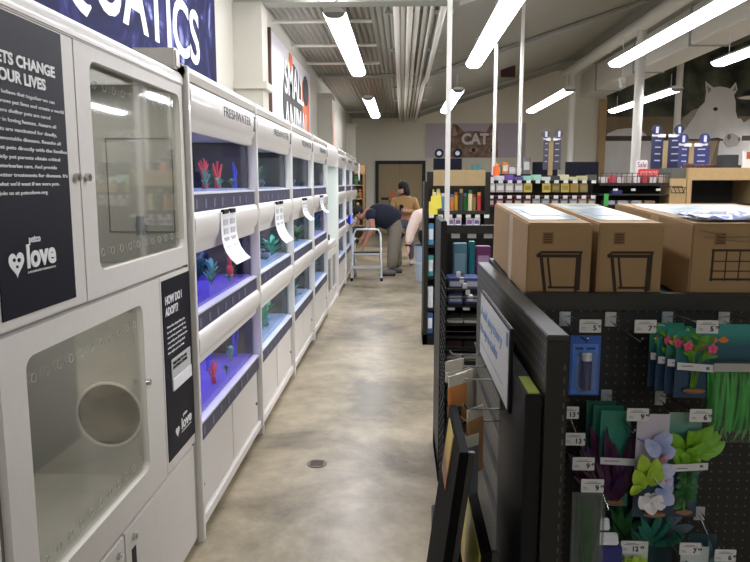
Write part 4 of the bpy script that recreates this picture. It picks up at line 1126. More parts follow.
# ------------------------------------------------------------------ tall shelving run farther down the aisle
t = run = thing('shelf_run', 'tall dark shelving run with a tan header, right side of the aisle', 'shelving', (0, 0, 0))
AX0, AX1, AY, AB = .207, .815, 6.45, 6.98
MB().box(AX0, AX0 + .04, AY, AB, 0, 1.545).build('side_panel', M['black'], t)
MB().box(AX1 - .05, AX1, AY, AB, 0, 1.63).build('side_panel', M['black'], t)
MB().box(AX0 + .04, AX1 - .05, AY + .45, AY + .47, 0, 1.64).build('back_panel', M['black'], t)
MB().box(.29, AX1 - .05, AY - .01, AY + .02, 1.505, 1.65).build('header', M['tan'], t)
MB().box(AX0 + .04, AX1 - .05, AY - .005, AY + .45, 1.245, 1.275).build('shelf', M['blacksteel'], t)
for z in (.95, .65, .35): MB().box(AX0 + .04, AX1 - .05, AY + .02, AY + .45, z - .02, z).build('shelf', M['black'], t)
MB().box(AX0, AX1, AY, AB, 0, .10).build('base', M['black2'], t)
MB().box(AX0 + .04, AX1 - .05, AY + .47, AB, 1.48, 1.5).build('top_deck', M['black'], t)
tagstrip(run, [.275 + k * .085 for k in range(7)], AY - .006, 1.225, .045, .03)
tagstrip(run, (.245 + .03, .275), AY + .01, .80, .04, .03)
q = random.Random(8)
cols = ['b8503a', 'd8d0c4', '6a8ab0', 'e0d8d0', 'c87a3a', 'e8b84a', '3a3a34', '2f7a3a', 'd8cfa0', 'b89a6a', 'c03a3a', '4a6aa0']
for k in range(11):
    x = .30 + k * .042
    hgt = (.17, .20, .16, .19, .15)[k % 5]
    t = thing('jar', '%s jar on the upper shelf under the tan header, number order %s from the left' % ('tall' if hgt > .17 else 'short', ORD[k] if k < 8 else ('ninth', 'tenth', 'eleventh')[k - 8]) , 'jar', (x, AY + .06 + .05 * (k % 2), 1.2755), 0, 'jars on the shelf under the tan header')
    t['label'] = '%s jar under the tan header, %s from the left' % ('tall' if hgt > .17 else 'short', ORD[k] if k < 8 else ('ninth', 'tenth', 'eleventh')[k - 8])
    MB().cyl((0, 0, 0), .02, hgt * .82, 'z', 12).build('jar_body', C(cols[k], .4), t, True)
    MB().cyl((0, 0, hgt * .82), .016, hgt * .18, 'z', 12).build('lid', C(cols[(k * 5 + 3) % 12], .4), t, True)
for k, (x, cs) in enumerate(((.425, 'd4c6d2'), (.60, 'd0c8d8'))):
    for j in range(2):
        pack(x + j * .068, x + .060 + j * .068, AY + .01, AY + .04, 1.135, 1.205, cs, 'white and purple pack hanging under the shelf, %s' % ('leftmost', 'second from left', 'third from left', 'rightmost')[k * 2 + j], 'purple and white packs below the shelf', 'hanging_pack', 'packet', '6a5a80')
for k, (z, c_, lb) in enumerate(((.955, '4a88b0', 'blue bottle'), (.655, '3f8a8a', 'teal box'), (.355, 'd0d4d8', 'white box'), (.105, '3a5a8a', 'dark blue box'))):
    pack(.25, .30, AY + .03, AY + .10, z, z + .2, c_, '%s peeking out at the left edge of the tall shelving run' % lb, None, 'box', 'box', 'd8dce0')
t = thing('yellow_card', 'upper yellow hanging sale card on the shelving run', 'sign', (.325, AY - .0135, 1.45))
MB().hexa([(-.065, 0, -.17), (.045, 0, -.15), (.045, .003, -.15), (-.065, .003, -.17), (-.055, 0, -.04), (.035, 0, -.02), (.035, .003, -.02), (-.055, .003, -.04)]).box(-.04, -.03, 0, .003, -.04, .02).box(.0, .01, 0, .003, -.03, .02).build('card_sheet', M['yellow'], t)
t = thing('yellow_card', 'lower yellow hanging sale card on the shelving run', 'sign', (.285, AY - .0085, 1.38))
MB().box(-.035, .045, 0, .003, -.14, -.02).build('card_sheet', M['yellow'], t)
# navy boxes and round signs standing on top of the run
for k, (x, w) in enumerate(((.375, .11), (.52, .12))):
    t = thing('navy_sign_box', 'navy sign box with a round badge on the shelving run, %s one' % ('left', 'right')[k], 'sign', (x, AY + .5, 1.5005))
    MB().box(-w / 2 - .01, w / 2 + .01, -.02, .02, 0, .27).build('sign_box', M['navy'], t, bevel=.003)
    MB().cyl((-.01 + .035 * k, -.012, .32), .045, .02, 'y', 20).build('round_badge', M['navy'], t, True)
    MB().frame('y', -.016, -.013, (-.012 + .035 * k, -.008 + .035 * k, .318, .322), ('c', -.01 + .035 * k, .32, .0), 8) if False else None
    MB().cyl((-.01 + .035 * k, -.0135, .32), .022, .002, 'y', 16).build('badge_centre', C('b8b8c8', .5), t)

# thin power poles from the ceiling
for (x, y, zb, lb) in ((.36, 5.55, .0, 'thin white power pole nearest the aisle'), (1.12, 8.62, .0, 'thin white power pole, middle of three'), (1.43, 8.62, 0, 'thin white power pole, right of three')):
    t = thing('power_pole', lb, 'pole', (x, y, 0))
    zt = 3.45 + max(0, (x - .45)) * .329
    MB().box(-.019, .019, -.019, .019, .01, zt - .005).build('pole_shaft', M['column'], t, bevel=.004)
    MB().box(-.04, .04, -.04, .04, 0, .01).build('foot_plate', M['steel'], t)

# ------------------------------------------------------------------ cross gondola behind the cartons
t = cg = thing('cross_gondola', 'long black gondola facing the camera behind the cartons, rows of hanging packs', 'shelving', (0, 0, 0))
GX0, GX1, GY = .93, 2.22, 8.0
MB().box(GX0, GX1, GY + .3, GY + .34, 0, 1.62).build('back_panel', M['black'], t)
MB().box(GX0 - .12, GX0, GY, GY + .34, 0, 1.62).build('side_panel', M['black'], t)
MB().box(GX0, GX1, GY - .0, GY + .3, 0, .12).build('base', M['black2'], t)
MB().box(GX0, GX1, GY + .02, GY + .3, 1.545, 1.56).build('top_shelf', M['black'], t)
tagstrip(cg, [1.02 + k * .105 for k in range(12)], GY + .0, 1.545, .05, .035)
tagstrip(cg, [1.02 + k * .105 for k in range(12)], GY + .0, 1.372, .05, .035)
MB().box(GX0, GX1, GY + .02, GY + .04, 1.37, 1.39).build('hook_bar', C('5a2424', .5), t)
c1 = ['a8a4a6', 'a09a9c', 'aca6a2', '989496', 'b8a240', '26241f', 'c0a84a', '6a5a34', 'b09a44', '9c7a3a', '7a6a48', '2a2824']
c2 = ['6a2430', '6e2a34', '62222c', '74303a', '6a3a34', '8fa0a4', '7f9094', '5f6468', '6a7a80', '7c8a90', 'a8927c', '70685c']
ct = ['d0ccd4', 'c8c4cc', '6a4a9a', '5a4494', '8fc4b0', '9cc8b8', 'c8d0cc', '3a3a40', 'c8c4a0', 'bcb88c', 'b8b488', '50504a']
for k in range(12):
    x = 1.02 + k * .105
    nth = (ORD + ['ninth', 'tenth', 'eleventh', 'twelfth'])[k]
    if k not in (5, 11):
        pack(x - .046, x + .046, GY + .02, GY + .05, 1.425, 1.525, c1[k], 'upper row hanging pack on the cross gondola, %s from the left' % nth, 'upper row of packs on the cross gondola', 'hanging_pack', 'packet', 'd0c8c0' if k < 4 else '8a7a3a')
    pack(x - .044, x + .044, GY + .045, GY + .07, 1.26, 1.352, c2[k], 'lower row hanging pack on the cross gondola, %s from the left' % nth, 'lower row of packs on the cross gondola', 'hanging_pack', 'packet', 'b8b0b0')
    pack(x - .050, x + .050, GY + .06, GY + .2, 1.5605, 1.60 + .012 * (k % 3), ct[k], 'tray on the top shelf of the cross gondola, %s from the left' % nth, 'trays on the cross gondola', 'tray', 'tray')
t = thing('orange_bottle', 'slim orange bottle at the left end of the cross gondola top', 'bottle', (1.105, GY + .25, 1.5605))
MB().box(-.035, .035, -.03, .03, 0, .17).build('bottle_body', C('e2672a', .4), t, bevel=.012)
MB().cyl((0, 0, .17), .02, .03, 'z', 12).build('cap', C('e88a4a', .4), t)
t = thing('teal_box', 'teal box at the top left of the cross gondola', 'box', (.87, GY + .2, 1.6205))
MB().box(-.05, .05, -.05, .05, 0, .12).build('box_body', C('3f7a74', .5), t, bevel=.004)
# right half: wire topped section
t = wg = thing('cross_gondola', 'black gondola section with a wire fence top, right of the rows of packs', 'shelving', (0, 0, 0))
HX0, HX1 = 2.24, 3.02
MB().box(HX0, HX1, GY + .28, GY + .32, 0, 1.56).build('back_panel', M['black'], t)
MB().box(HX0, HX1, GY, GY + .28, 1.50, 1.53).build('top_shelf', M['black'], t)
MB().box(HX0, HX1, GY, GY + .28, 0, .12).build('base', M['black2'], t)
for z in (1.40, 1.28): MB().box(HX0, HX1, GY + .0, GY + .28, z - .01, z + .006).build('shelf', M['blacksteel'], t)
g = MB()
for k in range(14): g.tube([(HX0 + .01 + k * .0585, GY, 1.53), (HX0 + .01 + k * .0585, GY, 1.64)], .004, 6)
for z in (1.60, 1.64): g.tube([(HX0, GY, z), (HX1, GY, z)], .004, 6)
g.build('wire_fence', M['blacksteel'], t)
tagstrip(wg, (2.42, 2.62, 2.9), GY - .001, 1.455, .05, .025)
for k in range(8):
    pack(2.27 + k * .092, 2.345 + k * .092, GY + .06, GY + .16, 1.5305, 1.60 + .02 * (k % 2), ['d8d0cc', 'c84a5a', 'd8c8c4', 'b8a8a0', 'e0d8d8', 'c0404a', 'd8d4d0', 'b09a90'][k], 'small pack behind the wire fence, %s from the left' % ORD[k], 'packs behind the wire fence', 'small_pack', 'packet')
for k in range(4):
    pack(2.32 + k * .15, 2.44 + k * .15, GY + .05, GY + .2, 1.2865, 1.33, ['b8b8bc', 'a8a8ac', 'b4b0b0', '9c7a6a'][k], 'grey pack on the lower shelf of the wire topped section, %s from the left' % ORD[k], 'grey packs on the lower shelf', 'small_pack', 'packet')
pack(2.40, 2.52, GY + .06, GY + .2, 1.4065, 1.45, '3a4488', 'dark blue pack on the middle shelf of the wire topped section', None, 'small_pack', 'packet')
t = thing('green_tag', 'narrow green hanging sign below the wire topped section', 'sign', (2.32, GY - .01, 1.37))
MB().box(-.025, .025, 0, .003, -.10, .04).build('sign_sheet', C('3f9a4a', .5), t)
# shelf of things behind, and navy boards
t = thing('back_shelf', 'dark shelf behind the cross gondola holding assorted goods', 'shelving', (1.55, 10.3, 0))
MB().box(-.22, .36, 0, .4, 0, 1.66).build('shelf_body', M['black'], t, bevel=.01)
q = random.Random(17)
for k, (dx, w, h, c_, lb) in enumerate(((-.15, .10, .13, '4f7a70', 'green'), (-.03, .09, .17, 'c8783a', 'orange topped'), (.07, .10, .10, 'b8b0a8', 'light grey'), (.17, .09, .12, '8a8690', 'grey'), (.28, .11, .24, '6f6c70', 'tall dark grey'))):
    pack(1.55 + dx - w / 2, 1.55 + dx + w / 2, 10.35, 10.5, 1.6605, 1.6605 + h, c_, '%s item on the dark shelf behind the cross gondola' % lb, 'goods on the back shelf', 'small_pack', 'packet', 'c8c8c0')
for (x0, x1, y, z0, z1, lb) in ((2.0, 2.38, 10.8, 1.30, 1.85, 'left'), (2.5, 3.0, 10.8, 1.30, 1.85, 'right')):
    t = thing('navy_board', 'wide navy board standing behind the goods, %s of the tall badge sign' % lb, 'sign', (x0, y, 0))
    MB().box(0, x1 - x0, 0, .04, z0, z1).build('board', M['navy'], t, bevel=.004)
    MB().box(.02, x1 - x0 - .02, -.1, .14, 0, z0).build('stand', M['black'], t)
def badge_post(x, y, zb, zt, ph, pw, m, label, off):
    t = thing('aisle_sign', label, 'sign', (x, y, 0))
    MB().box(-.03, .03, -.02, .02, 0, zt + .02).build('post', M['tan'], t)
    MB().box(-.12, .12, -.12, .12, 0, .02).build('foot', M['black'], t)
    for s in (-1, 1):
        p = MB().hexa([(s * .035, -.02 - .0, zb), (s * (.035 + pw), -.10, zb), (s * (.035 + pw), -.085, zb), (s * .035, -.005, zb), (s * .035, -.02, zb + ph), (s * (.035 + pw), -.10, zb + ph), (s * (.035 + pw), -.085, zb + ph), (s * .035, -.005, zb + ph)]).build('sign_panel', m, t)
        l = MB()
        for k in range(4):
            z = zb + ph * (.86 - .2 * k)
            f = lambda u: -.02 - .08 * u - .002
            l.hexa([(s * (.035 + pw * .2), f(.2) - .002, z), (s * (.035 + pw * .7), f(.7) - .002, z), (s * (.035 + pw * .7), f(.7), z), (s * (.035 + pw * .2), f(.2), z), (s * (.035 + pw * .2), f(.2) - .002, z + .015), (s * (.035 + pw * .7), f(.7) - .002, z + .015), (s * (.035 + pw * .7), f(.7), z + .015), (s * (.035 + pw * .2), f(.2), z + .015)])
        l.build('print_lines', C('b0b4d0', .5), p)
        q_ = MB().cyl((s * (.035 + pw * .62), -.075, zb + ph + .085), .062, .02, 'y', 20).build('round_badge', m, t, True)
        MB().box(s * (.035 + pw * .62) - .012, s * (.035 + pw * .62) + .02, -.078, -.075, zb + ph + .04, zb + ph + .12).build('badge_mark', C('c8ccdc', .5), q_)
        MB().box(s * .02, s * (.035 + pw * .9), -.06, -.045, zb + ph - .01, zb + ph + .03).build('arm', M['paper'], t)
NV = C('22264a', .5)
badge_post(3.39, 9.2, 1.70, 2.05, .42, .17, NV, 'taller navy aisle sign with two round badges on a tan post', 0)
badge_post(3.54, 8.75, 1.62, 1.98, .36, .15, C('2a3068', .5), 'shorter blue aisle sign with two round badges, right of the taller one', 0)
badge_post(2.14, 10.2, 1.72, 2.12, .42, .09, C('4a4650', .5), 'slim dark aisle sign with two round badges before the back wall', 0)
t = thing('shelf_sign', 'white sign with a red rounded plate beside the white column', 'sign', (2.82, GY + .12, 1.56))
MB().box(-.13, .0, .04, .06, -.04, .23).build('sign_board', C('dcd6d8', .5), t)
MB().box(-.11, .12, .0, .02, .04, .13).build('red_plate', C('c03a34', .45), t, bevel=.008)
text('lettering', 'SAVE MORE', .035, '-y', (-.09, -.0006, .07), C('e8c8c0', .5), t, width=.19)
text('lettering', 'Sale', .06, '-y', (-.115, .0394, .15), C('6a2a34', .5), t, width=.10)
t = thing('shelf_sign', 'black sign with white words at the foot of the taller navy sign', 'sign', (3.47, 8.75, 1.50))
MB().box(-.17, .13, 0, .02, -.02, .14).build('sign_board', M['black2'], t)
text('lettering', 'SMALL ANIMAL\nHABITATS', .032, '-y', (-.14, -.0006, .08), C('c8c8c8', .5), t, width=.22)
# tan habitat counter on the right
t = thing('habitat_counter', 'tan wooden habitat display with dark glass fronts, right side behind the cartons', 'counter', (0, 0, 0))
DX0, DX1, DY = 3.22, 6.2, 8.0
MB().box(DX0, DX1, DY, DY + .6, 1.56, 1.70).build('header', M['wood'], t, bevel=.005)
MB().box(DX0, DX1, DY + .01, DY + .6, 0, 1.28).build('base', M['wood'], t)
MB().box(DX0, DX1, DY + .55, DY + .6, 1.28, 1.56).build('back', C('1c1a16', .6), t)
MB().box(DX0, DX0 + .05, DY, DY + .55, 1.28, 1.56).box(3.98, 4.02, DY, DY + .55, 1.28, 1.56).box(4.9, 4.94, DY, DY + .55, 1.28, 1.56).build('dividers', M['wood'], t)
for k, (a, b_) in enumerate(((DX0 + .05, 3.98), (4.02, 4.9), (4.94, DX1 - .01))):
    MB().box(a, b_, DY + .01, DY + .016, 1.28, 1.56).build('glass_front', M['glass'], t)
    MB().box(a, b_, DY + .02, DY + .5, 1.281, 1.30).build('bedding', C('3a2e20', .9, noise=.4), t)
t = thing('tan_side_panel', 'plain tan panel with a small black wire basket left of the habitat counter', 'panel', (0, 0, 0))
MB().box(3.03, 3.21, DY, DY + .5, 0, 1.58).build('panel_body', M['wood'], t)
MB().box(3.06, 3.215, DY + .05, DY + .45, 1.58, 1.70).build('grey_block', C('585a54', .6), t)
g = MB()
for k in range(4): g.tube([(3.02 + k * .045, DY - .005, 1.49), (3.03 + k * .045, DY - .07, 1.42)], .004, 6)
g.tube([(3.02, DY - .005, 1.49), (3.17, DY - .005, 1.49)], .005, 6).tube([(3.02, DY - .09, 1.48), (3.17, DY - .09, 1.48), (3.17, DY - .005, 1.42)], .005, 6).tube([(3.02, DY - .07, 1.42), (3.17, DY - .07, 1.42)], .005, 6)
g.build('wire_tray', M['black2'], t)
q = random.Random(23)
t = thing('moss_strip', 'dark red moss strip along the top of the habitat counter', 'decoration', (0, 0, 0)); 
b = MB()
for k in range(24): b.ball((3.30 + k * .05, DY + .3, 1.72), .035, .03, .02 + .02 * q.random(), 8, 6)
b.build('moss', C('4a2a26', .8, noise=.4), t)
t = thing('counter_sign', 'small white counter sign with a tan picture at the right edge', 'sign', (3.93, DY + .12, 1.7005))
MB().box(-.06, .3, 0, .02, 0, .19).build('sign_board', C('e0dcd8', .5), t)
MB().box(-.02, .26, -.002, 0, .10, .18).build('sign_picture', C('a85a3a', .5), t)
t = thing('dark_box', 'dark box on the habitat counter beside the small white sign', 'box', (3.76, DY + .25, 1.7005))
MB().box(-.09, .09, -.08, .08, 0, .15).build('box_body', C('2a2e30', .5), t, bevel=.005)
# pendant and small ceiling devices
t = thing('pendant_lamp', 'black dome pendant lamp hanging at the right edge', 'lamp', (5.85, 11.8, 2.92))
pts = [(.36, 0), (.34, .05), (.25, .12), (.10, .18), (.06, .27)]
MB().tube([(0, 0, z) for r, z in pts], [r for r, z in pts], 28, True).build('dome_shade', M['black2'], t, True)
MB().tube([(0, 0, .27), (0, 0, 2.1)], .012, 8).build('cord', M['black2'], t)
MB().cyl((0, 0, -.004), .33, .004, 'z', 28).build('diffuser', C('cfcac0', .5), t)
t = thing('dome_camera', 'small white dome camera hanging from the air duct', 'camera', (4.72, 15.5, 3.6))
MB().cyl((0, 0, 0), .05, .16, 'z', 16, .08).ball((0, 0, 0), .08, .08, .07).build('dome', M['column'], t, True)
MB().tube([(0, 0, .16), (0, 0, .62), (.2, 0, .62)], .02, 8).build('arm', M['column'], t)
t = thing('exit_sign', 'tiny dark red box hung from the ceiling beyond the second light row', 'sign', (2.35, 16.0, 4.0))
MB().box(-.16, .16, -.03, .03, -.13, .13).build('sign_box', C('3a1416', .5), t, bevel=.01)
MB().tube([(0, 0, .13), (0, 0, .24)], .012, 6).build('hanger', M['black2'], t)

# ------------------------------------------------------------------ back wall
t = thing('wall_picture', 'wide cat poster on the back wall with the word CAT', 'picture', (.70, YB, 2.28))
PW, PH = 2.95, 1.0
MB().box(0, PW, -.03, -.002, 0, PH).build('poster_panel', C('c3bac6', .6), t)
fur = mat('tabby_print', 'a38a7a', .7, noise=.6, nscale=7, col2='64503f')
head = [(.68, 0), (2.15, 0), (2.12, .42), (2.10, .70), (2.05, .99), (1.92, .98), (1.78, .74), (1.45, .78), (1.12, .76), (.92, .96), (.80, .99), (.72, .72), (.70, .35)]
MB().prism(head, 'y', -.034, -.03).build('cat_head', fur, t)
MB().prism([(.78, .62), (.95, .66), (.85, .9)], 'y', -.036, -.034).prism([(1.88, .66), (2.04, .62), (2.0, .9)], 'y', -.036, -.034).build('cat_ears', C('c09a8a', .7), t)
MB().prism(ell(1.42, .22, .14, .07, 20), 'y', -.037, -.034).prism(ell(1.98, .22, .12, .07, 20), 'y', -.037, -.034).build('cat_eyes', C('b49a78', .5), t)
MB().prism(ell(1.42, .22, .06, .06, 16), 'y', -.039, -.037).prism(ell(1.98, .22, .06, .06, 16), 'y', -.039, -.037).build('cat_pupils', C('1e1a18', .5), t)
text('lettering', 'CAT', .30, '-y', (1.06, -.042, .40), C('e6e2e6', .5), t, bold=.06, width=.80)
# double door
for k, (x0, x1) in enumerate(((-.70, -.055), (-.045, .60))):
    d = MB().box(x0, x1, YB - .05, YB - .01, .01, 2.09).build('door_%d' % (k + 1), C('a08f6c', .55))
    struct(d)
    MB().box(x0 + .08, x0 + .30 if k == 0 else x0 + .2, YB - .075, YB - .05, 1.02, 1.10).build('push_bar', M['seam'], d)
    MB().box(x0 + .30, x0 + .42, YB - .055, YB - .05, .85, 1.02).build('door_plate', C('7a6a50', .5), d) if k == 0 else None
    if k == 0: MB().box(x0 + .34, x0 + .48, YB - .056, YB - .05, 1.05, 1.3).build('orange_sticker', C('d8743a', .5), d)
struct(MB().box(-.80, -.70, YB - .07, YB - .001, 0, 2.19).box(.60, .70, YB - .07, YB - .001, 0, 2.19).box(-.70, .60, YB - .07, YB - .001, 2.09, 2.19).build('trim_50', M['seam']))
# horse mural
def mural_mat():
    m = mat('mural_forest', '2a2e22', .6)
    nt = m.node_tree; b = nt.nodes['Principled BSDF']; tc = nt.nodes.new('ShaderNodeTexCoord')
    n = nt.nodes.new('ShaderNodeTexNoise'); n.inputs['Scale'].default_value = 1.8; n.inputs['Detail'].default_value = 8
    nt.links.new(tc.outputs['Object'], n.inputs['Vector'])
    r = nt.nodes.new('ShaderNodeValToRGB'); e = r.color_ramp.elements
    e[0].position = .35; e[0].color = (*lin('1c1e18'), 1); e[1].position = .75; e[1].color = (*lin('6a6e58'), 1)
    nt.links.new(n.outputs['Fac'], r.inputs['Fac']); nt.links.new(r.outputs['Color'], b.inputs['Base Color'])
    return m
t = thing('wall_mural', 'huge wall mural of a white horse behind a dark fence rail', 'mural', (5.98, YB, 1.2))
MB().box(0, 6.4, -.04, -.002, 0, 4.55).build('mural_forest', mural_mat(), t)
MB().box(0, 6.4, -.044, -.04, 0, 2.25).build('mural_field', mat('mural_field', '8d7a5c', .6, noise=.3, nscale=1.5), t)
HW = mat('horse_white', 'e4e0dc', .6, noise=.12, nscale=2.5)
def hp(name, pts, layer, m): return MB().prism(pts, 'y', -.045 - .004 * layer, -.0445 - .004 * (layer - 1)).build(name, m, t)
hp('horse_rump', [(-.0, .0), (1.42, .0), (1.37, 1.2), (1.32, 1.59), (1.06, 1.84), (.69, 1.93), (.33, 1.89), (.05, 1.77), (.0, 1.6)], 1, HW)
hp('pale_horse_behind', [(3.2, 0), (6.39, 0), (6.39, 2.3), (5.2, 2.35), (4.6, 2.3), (4.13, 2.18), (3.96, 2.07), (3.87, 2.19), (3.75, 2.18), (3.3, 1.5)], 1, HW)
hp('horse_chest', [(1.95, 0), (3.1, 0), (3.05, .7), (3.26, 1.62), (2.4, 1.7), (2.0, 1.66)], 2, mat('horse_chest', 'a8977c', .6, noise=.1, nscale=3))
hp('horse_head', [(2.78, 3.25), (3.02, 3.07), (3.2, 3.10), (3.38, 3.07), (3.5, 3.03), (3.65, 3.22), (3.71, 3.01), (3.62, 2.85), (3.68, 2.68), (3.7, 2.41), (3.79, 2.13), (3.89, 1.88), (3.94, 1.68), (3.9, 1.54), (3.81, 1.4), (3.70, 1.36), (3.56, 1.36), (3.45, 1.49), (3.40, 1.60), (3.23, 1.65), (2.9, 1.60), (2.02, 1.62), (2.12, 1.88), (2.16, 2.11), (2.26, 2.25), (2.48, 2.44), (2.64, 2.49), (2.8, 2.66), (2.82, 2.94)][::-1], 3, HW)
hp('horse_mane', [(2.02, 1.63), (2.3, 1.9), (2.5, 2.2), (2.64, 2.49), (2.48, 2.44), (2.26, 2.25), (2.16, 2.11), (2.12, 1.88)], 4, mat('horse_mane', 'aaa294', .6, noise=.2, nscale=4))
hp('horse_eye', ell(3.12, 2.46, .065, .055, 16), 4, C('26221e', .5))
MB().prism([(3.43, 1.63), (3.5, 1.74), (3.64, 1.77), (3.80, 1.70), (3.9, 1.62), (3.9, 1.54), (3.81, 1.4), (3.56, 1.36), (3.45, 1.49)][::-1], 'y', -.061, -.0565).build('horse_muzzle', C('b3aaa5', .6), t)
MB().prism(ell(3.56, 1.66, .05, .08, 14), 'y', -.066, -.061).prism(ell(3.85, 1.60, .03, .06, 14), 'y', -.066, -.061).build('horse_nostrils', C('6b605a', .6), t)
hp('horse_ears', [(2.83, 3.13), (2.97, 3.02), (2.89, 2.90)][::-1], 4, C('9a8d84', .6))
hp('horse_ear_inner', [(3.64, 3.13), (3.67, 2.99), (3.57, 2.95)][::-1], 4, C('9a8d84', .6))
MB().box(0, 3.42, -.0555, -.0505, 1.555, 1.70).box(3.93, 6.39, -.0555, -.0505, 1.555, 1.70).build('fence_rail', C('4a3a34', .6), t)
t2 = struct(MB().box(5.76, 5.97, YB - .10, YB - .001, 0, 3.95).build('trim_51', M['wood']))
# dark low shelving in front of the back wall
for (x0, x1, z, lb) in ((5.2, 6.1, 1.30, 'left of the mural strip'), (6.2, 8.4, 1.35, 'under the horse mural'), (2.6, 4.8, 1.3, 'right of the cat poster')):
    t = thing('low_shelving', 'low dark shelving along the back wall, %s' % lb, 'shelving', (x0, 18.5, 0))
    MB().box(0, x1 - x0, 0, .5, 0, z).build('shelf_body', C('2c2a28', .6), t, bevel=.01)
    for k in range(6):
        MB().box(.08 + k * (x1 - x0 - .1) / 6, .04 + (k + .8) * (x1 - x0 - .1) / 6, -.01, .0, z * .55, z * .8).build('goods_front', C(['8a3a3a', 'b8b0a8', 'c8a84a', '6a7a8a', 'a89078', '7a4a5a'][k], .6), t)
# rack at the far left end by the back wall
t = thing('corner_rack', 'tan topped rack with hanging toys in the far left corner', 'shelving', (-1.35, 17.5, 0))
MB().box(0, .42, 0, .5, 1.75, 1.98).build('top_box', C('b08a5a', .6), t, bevel=.01)
MB().box(0, .06, 0, .5, 0, 1.75).box(.36, .42, 0, .5, 0, 1.75).box(.06, .36, .4, .5, 0, 1.75).build('rack_frame', C('8a6a44', .6), t)
for k in range(5): MB().box(.06, .36, .02, .4, .1 + k * .34, .13 + k * .34).build('shelf', C('9a8a6a', .6), t)
for k, (x, z, c_, lb) in enumerate(((-1.16, 1.4605, '3f7a3a', 'green'), (-1.05, 1.4605, '2c2a28', 'black'), (-1.16, 1.1205, '4a8a4a', 'dark green'), (-1.06, 1.1205, 'a86a3a', 'orange brown'), (-1.12, .7805, 'c0a860', 'yellow'), (-1.12, .4405, '8a6a44', 'brown'))):
    t = thing('toy', '%s toy on the tan topped rack in the far left corner' % lb, 'toy', (x, 17.6, z), 0, 'toys on the corner rack')
    MB().ball((0, 0, .10), .055, .06, .10).ball((.0, -.02, .22), .04, .04, .045).build('toy_body', C(c_, .7), t, True)
# ------------------------------------------------------------------ step ladder, bucket
t = thing('step_ladder', 'folding aluminium step ladder standing in the aisle before the bending person', 'ladder', (-.55, 10.85, 0))
AL = M['metal']
hw = .235
fr = MB()
fr.tube([(-hw, -.10, .0), (-hw + .02, .10, .72), (-hw + .06, .11, .80), (hw - .06, .11, .80), (hw - .02, .10, .72), (hw, -.10, 0)], .017, 10).build('front_frame', AL, t, True)
for s in (-1, 1):
    MB().tube([(s * (hw - .02), .46, 0), (s * (hw - .03), .12, .42)], .014, 8).build('rear_leg', AL, t, True)
    for y in (-.10, .46): MB().cyl((s * (hw - (.02 if y > 0 else 0)), y, 0), .022, .05, 'z', 10).build('rubber_foot', M['black2'], t)
MB().box(-hw + .01, hw - .01, -.16, .0, .20, .235).build('step', AL, t, bevel=.005)
MB().box(-hw + .02, hw - .02, -.02, .22, .40, .43).build('step', AL, t, bevel=.005)
MB().box(-hw + .02, hw - .02, .03, .06, .41, .45).build('step_edge', M['black2'], t)
t = thing('bucket', 'white plastic bucket, upper of two stacked beside the tall shelving run', 'bucket', (.325, 10.8, .302))
MB().cyl((0, 0, 0), .095, .26, 'z', 20, .115).build('bucket_body', C('aab4c8', .4), t, True)
MB().cyl((0, 0, .26), .122, .03, 'z', 20).build('lid', C('3c4660', .4), t, True)
t = thing('bucket', 'white plastic bucket, lower of two stacked beside the tall shelving run', 'bucket', (.325, 10.8, 0))
MB().cyl((0, 0, 0), .095, .27, 'z', 20, .115).build('bucket_body', C('b4bccc', .4), t, True)
MB().cyl((0, 0, .27), .122, .03, 'z', 20).build('lid', C('c8ccd4', .4), t, True)

# ------------------------------------------------------------------ people
def skin_mesh(name, chains, m, parent=None, root=0, sub=2):
    seen = set(); roots = set()
    """chains: list of lists of (point, radius); equal points weld"""
    V, Rr, E, idx = [], [], [], {}
    for ch in chains:
        prev = None
        keys = [tuple(round(c, 4) for c in p) for p, r in ch]
        if not any(k in idx for k in keys): roots.add(len(V))
        for (p, r) in ch:
            k = tuple(round(c, 4) for c in p)
            if k not in idx: idx[k] = len(V); V.append(p); Rr.append(r)
            i = idx[k]
            if prev is not None and prev != i: E.append((prev, i))
            prev = i
    me = bpy.data.meshes.new(name); me.from_pydata(V, E, []); me.update()
    o = bpy.data.objects.new(name, me); COL.objects.link(o)
    sk = o.modifiers.new('skin', 'SKIN'); sk.use_smooth_shade = True
    sv = me.skin_vertices[0] if me.skin_vertices else None
    if sv is None:
        bpy.context.view_layer.objects.active = o
        bpy.ops.mesh.customdata_skin_add() if hasattr(bpy.ops.mesh, 'customdata_skin_add') else None
        sv = me.skin_vertices[0]
    for i, r in enumerate(Rr):
        rr = r if isinstance(r, tuple) else (r, r)
        sv.data[i].radius = rr; sv.data[i].use_root = (i in roots)
    s2 = o.modifiers.new('sub', 'SUBSURF'); s2.levels = sub; s2.render_levels = sub
    dg = bpy.context.evaluated_depsgraph_get(); dg.update()
    ev = bpy.data.meshes.new_from_object(o.evaluated_get(dg))
    bpy.data.objects.remove(o); ev.name = name
    ev.materials.clear(); ev.materials.append(m)
    for p in ev.polygons: p.use_smooth = True
    o = bpy.data.objects.new(name, ev); COL.objects.link(o)
    if parent: o.parent = parent
    return o
def lerp(a, b, t): return tuple(a[i] + (b[i] - a[i]) * t for i in range(3))
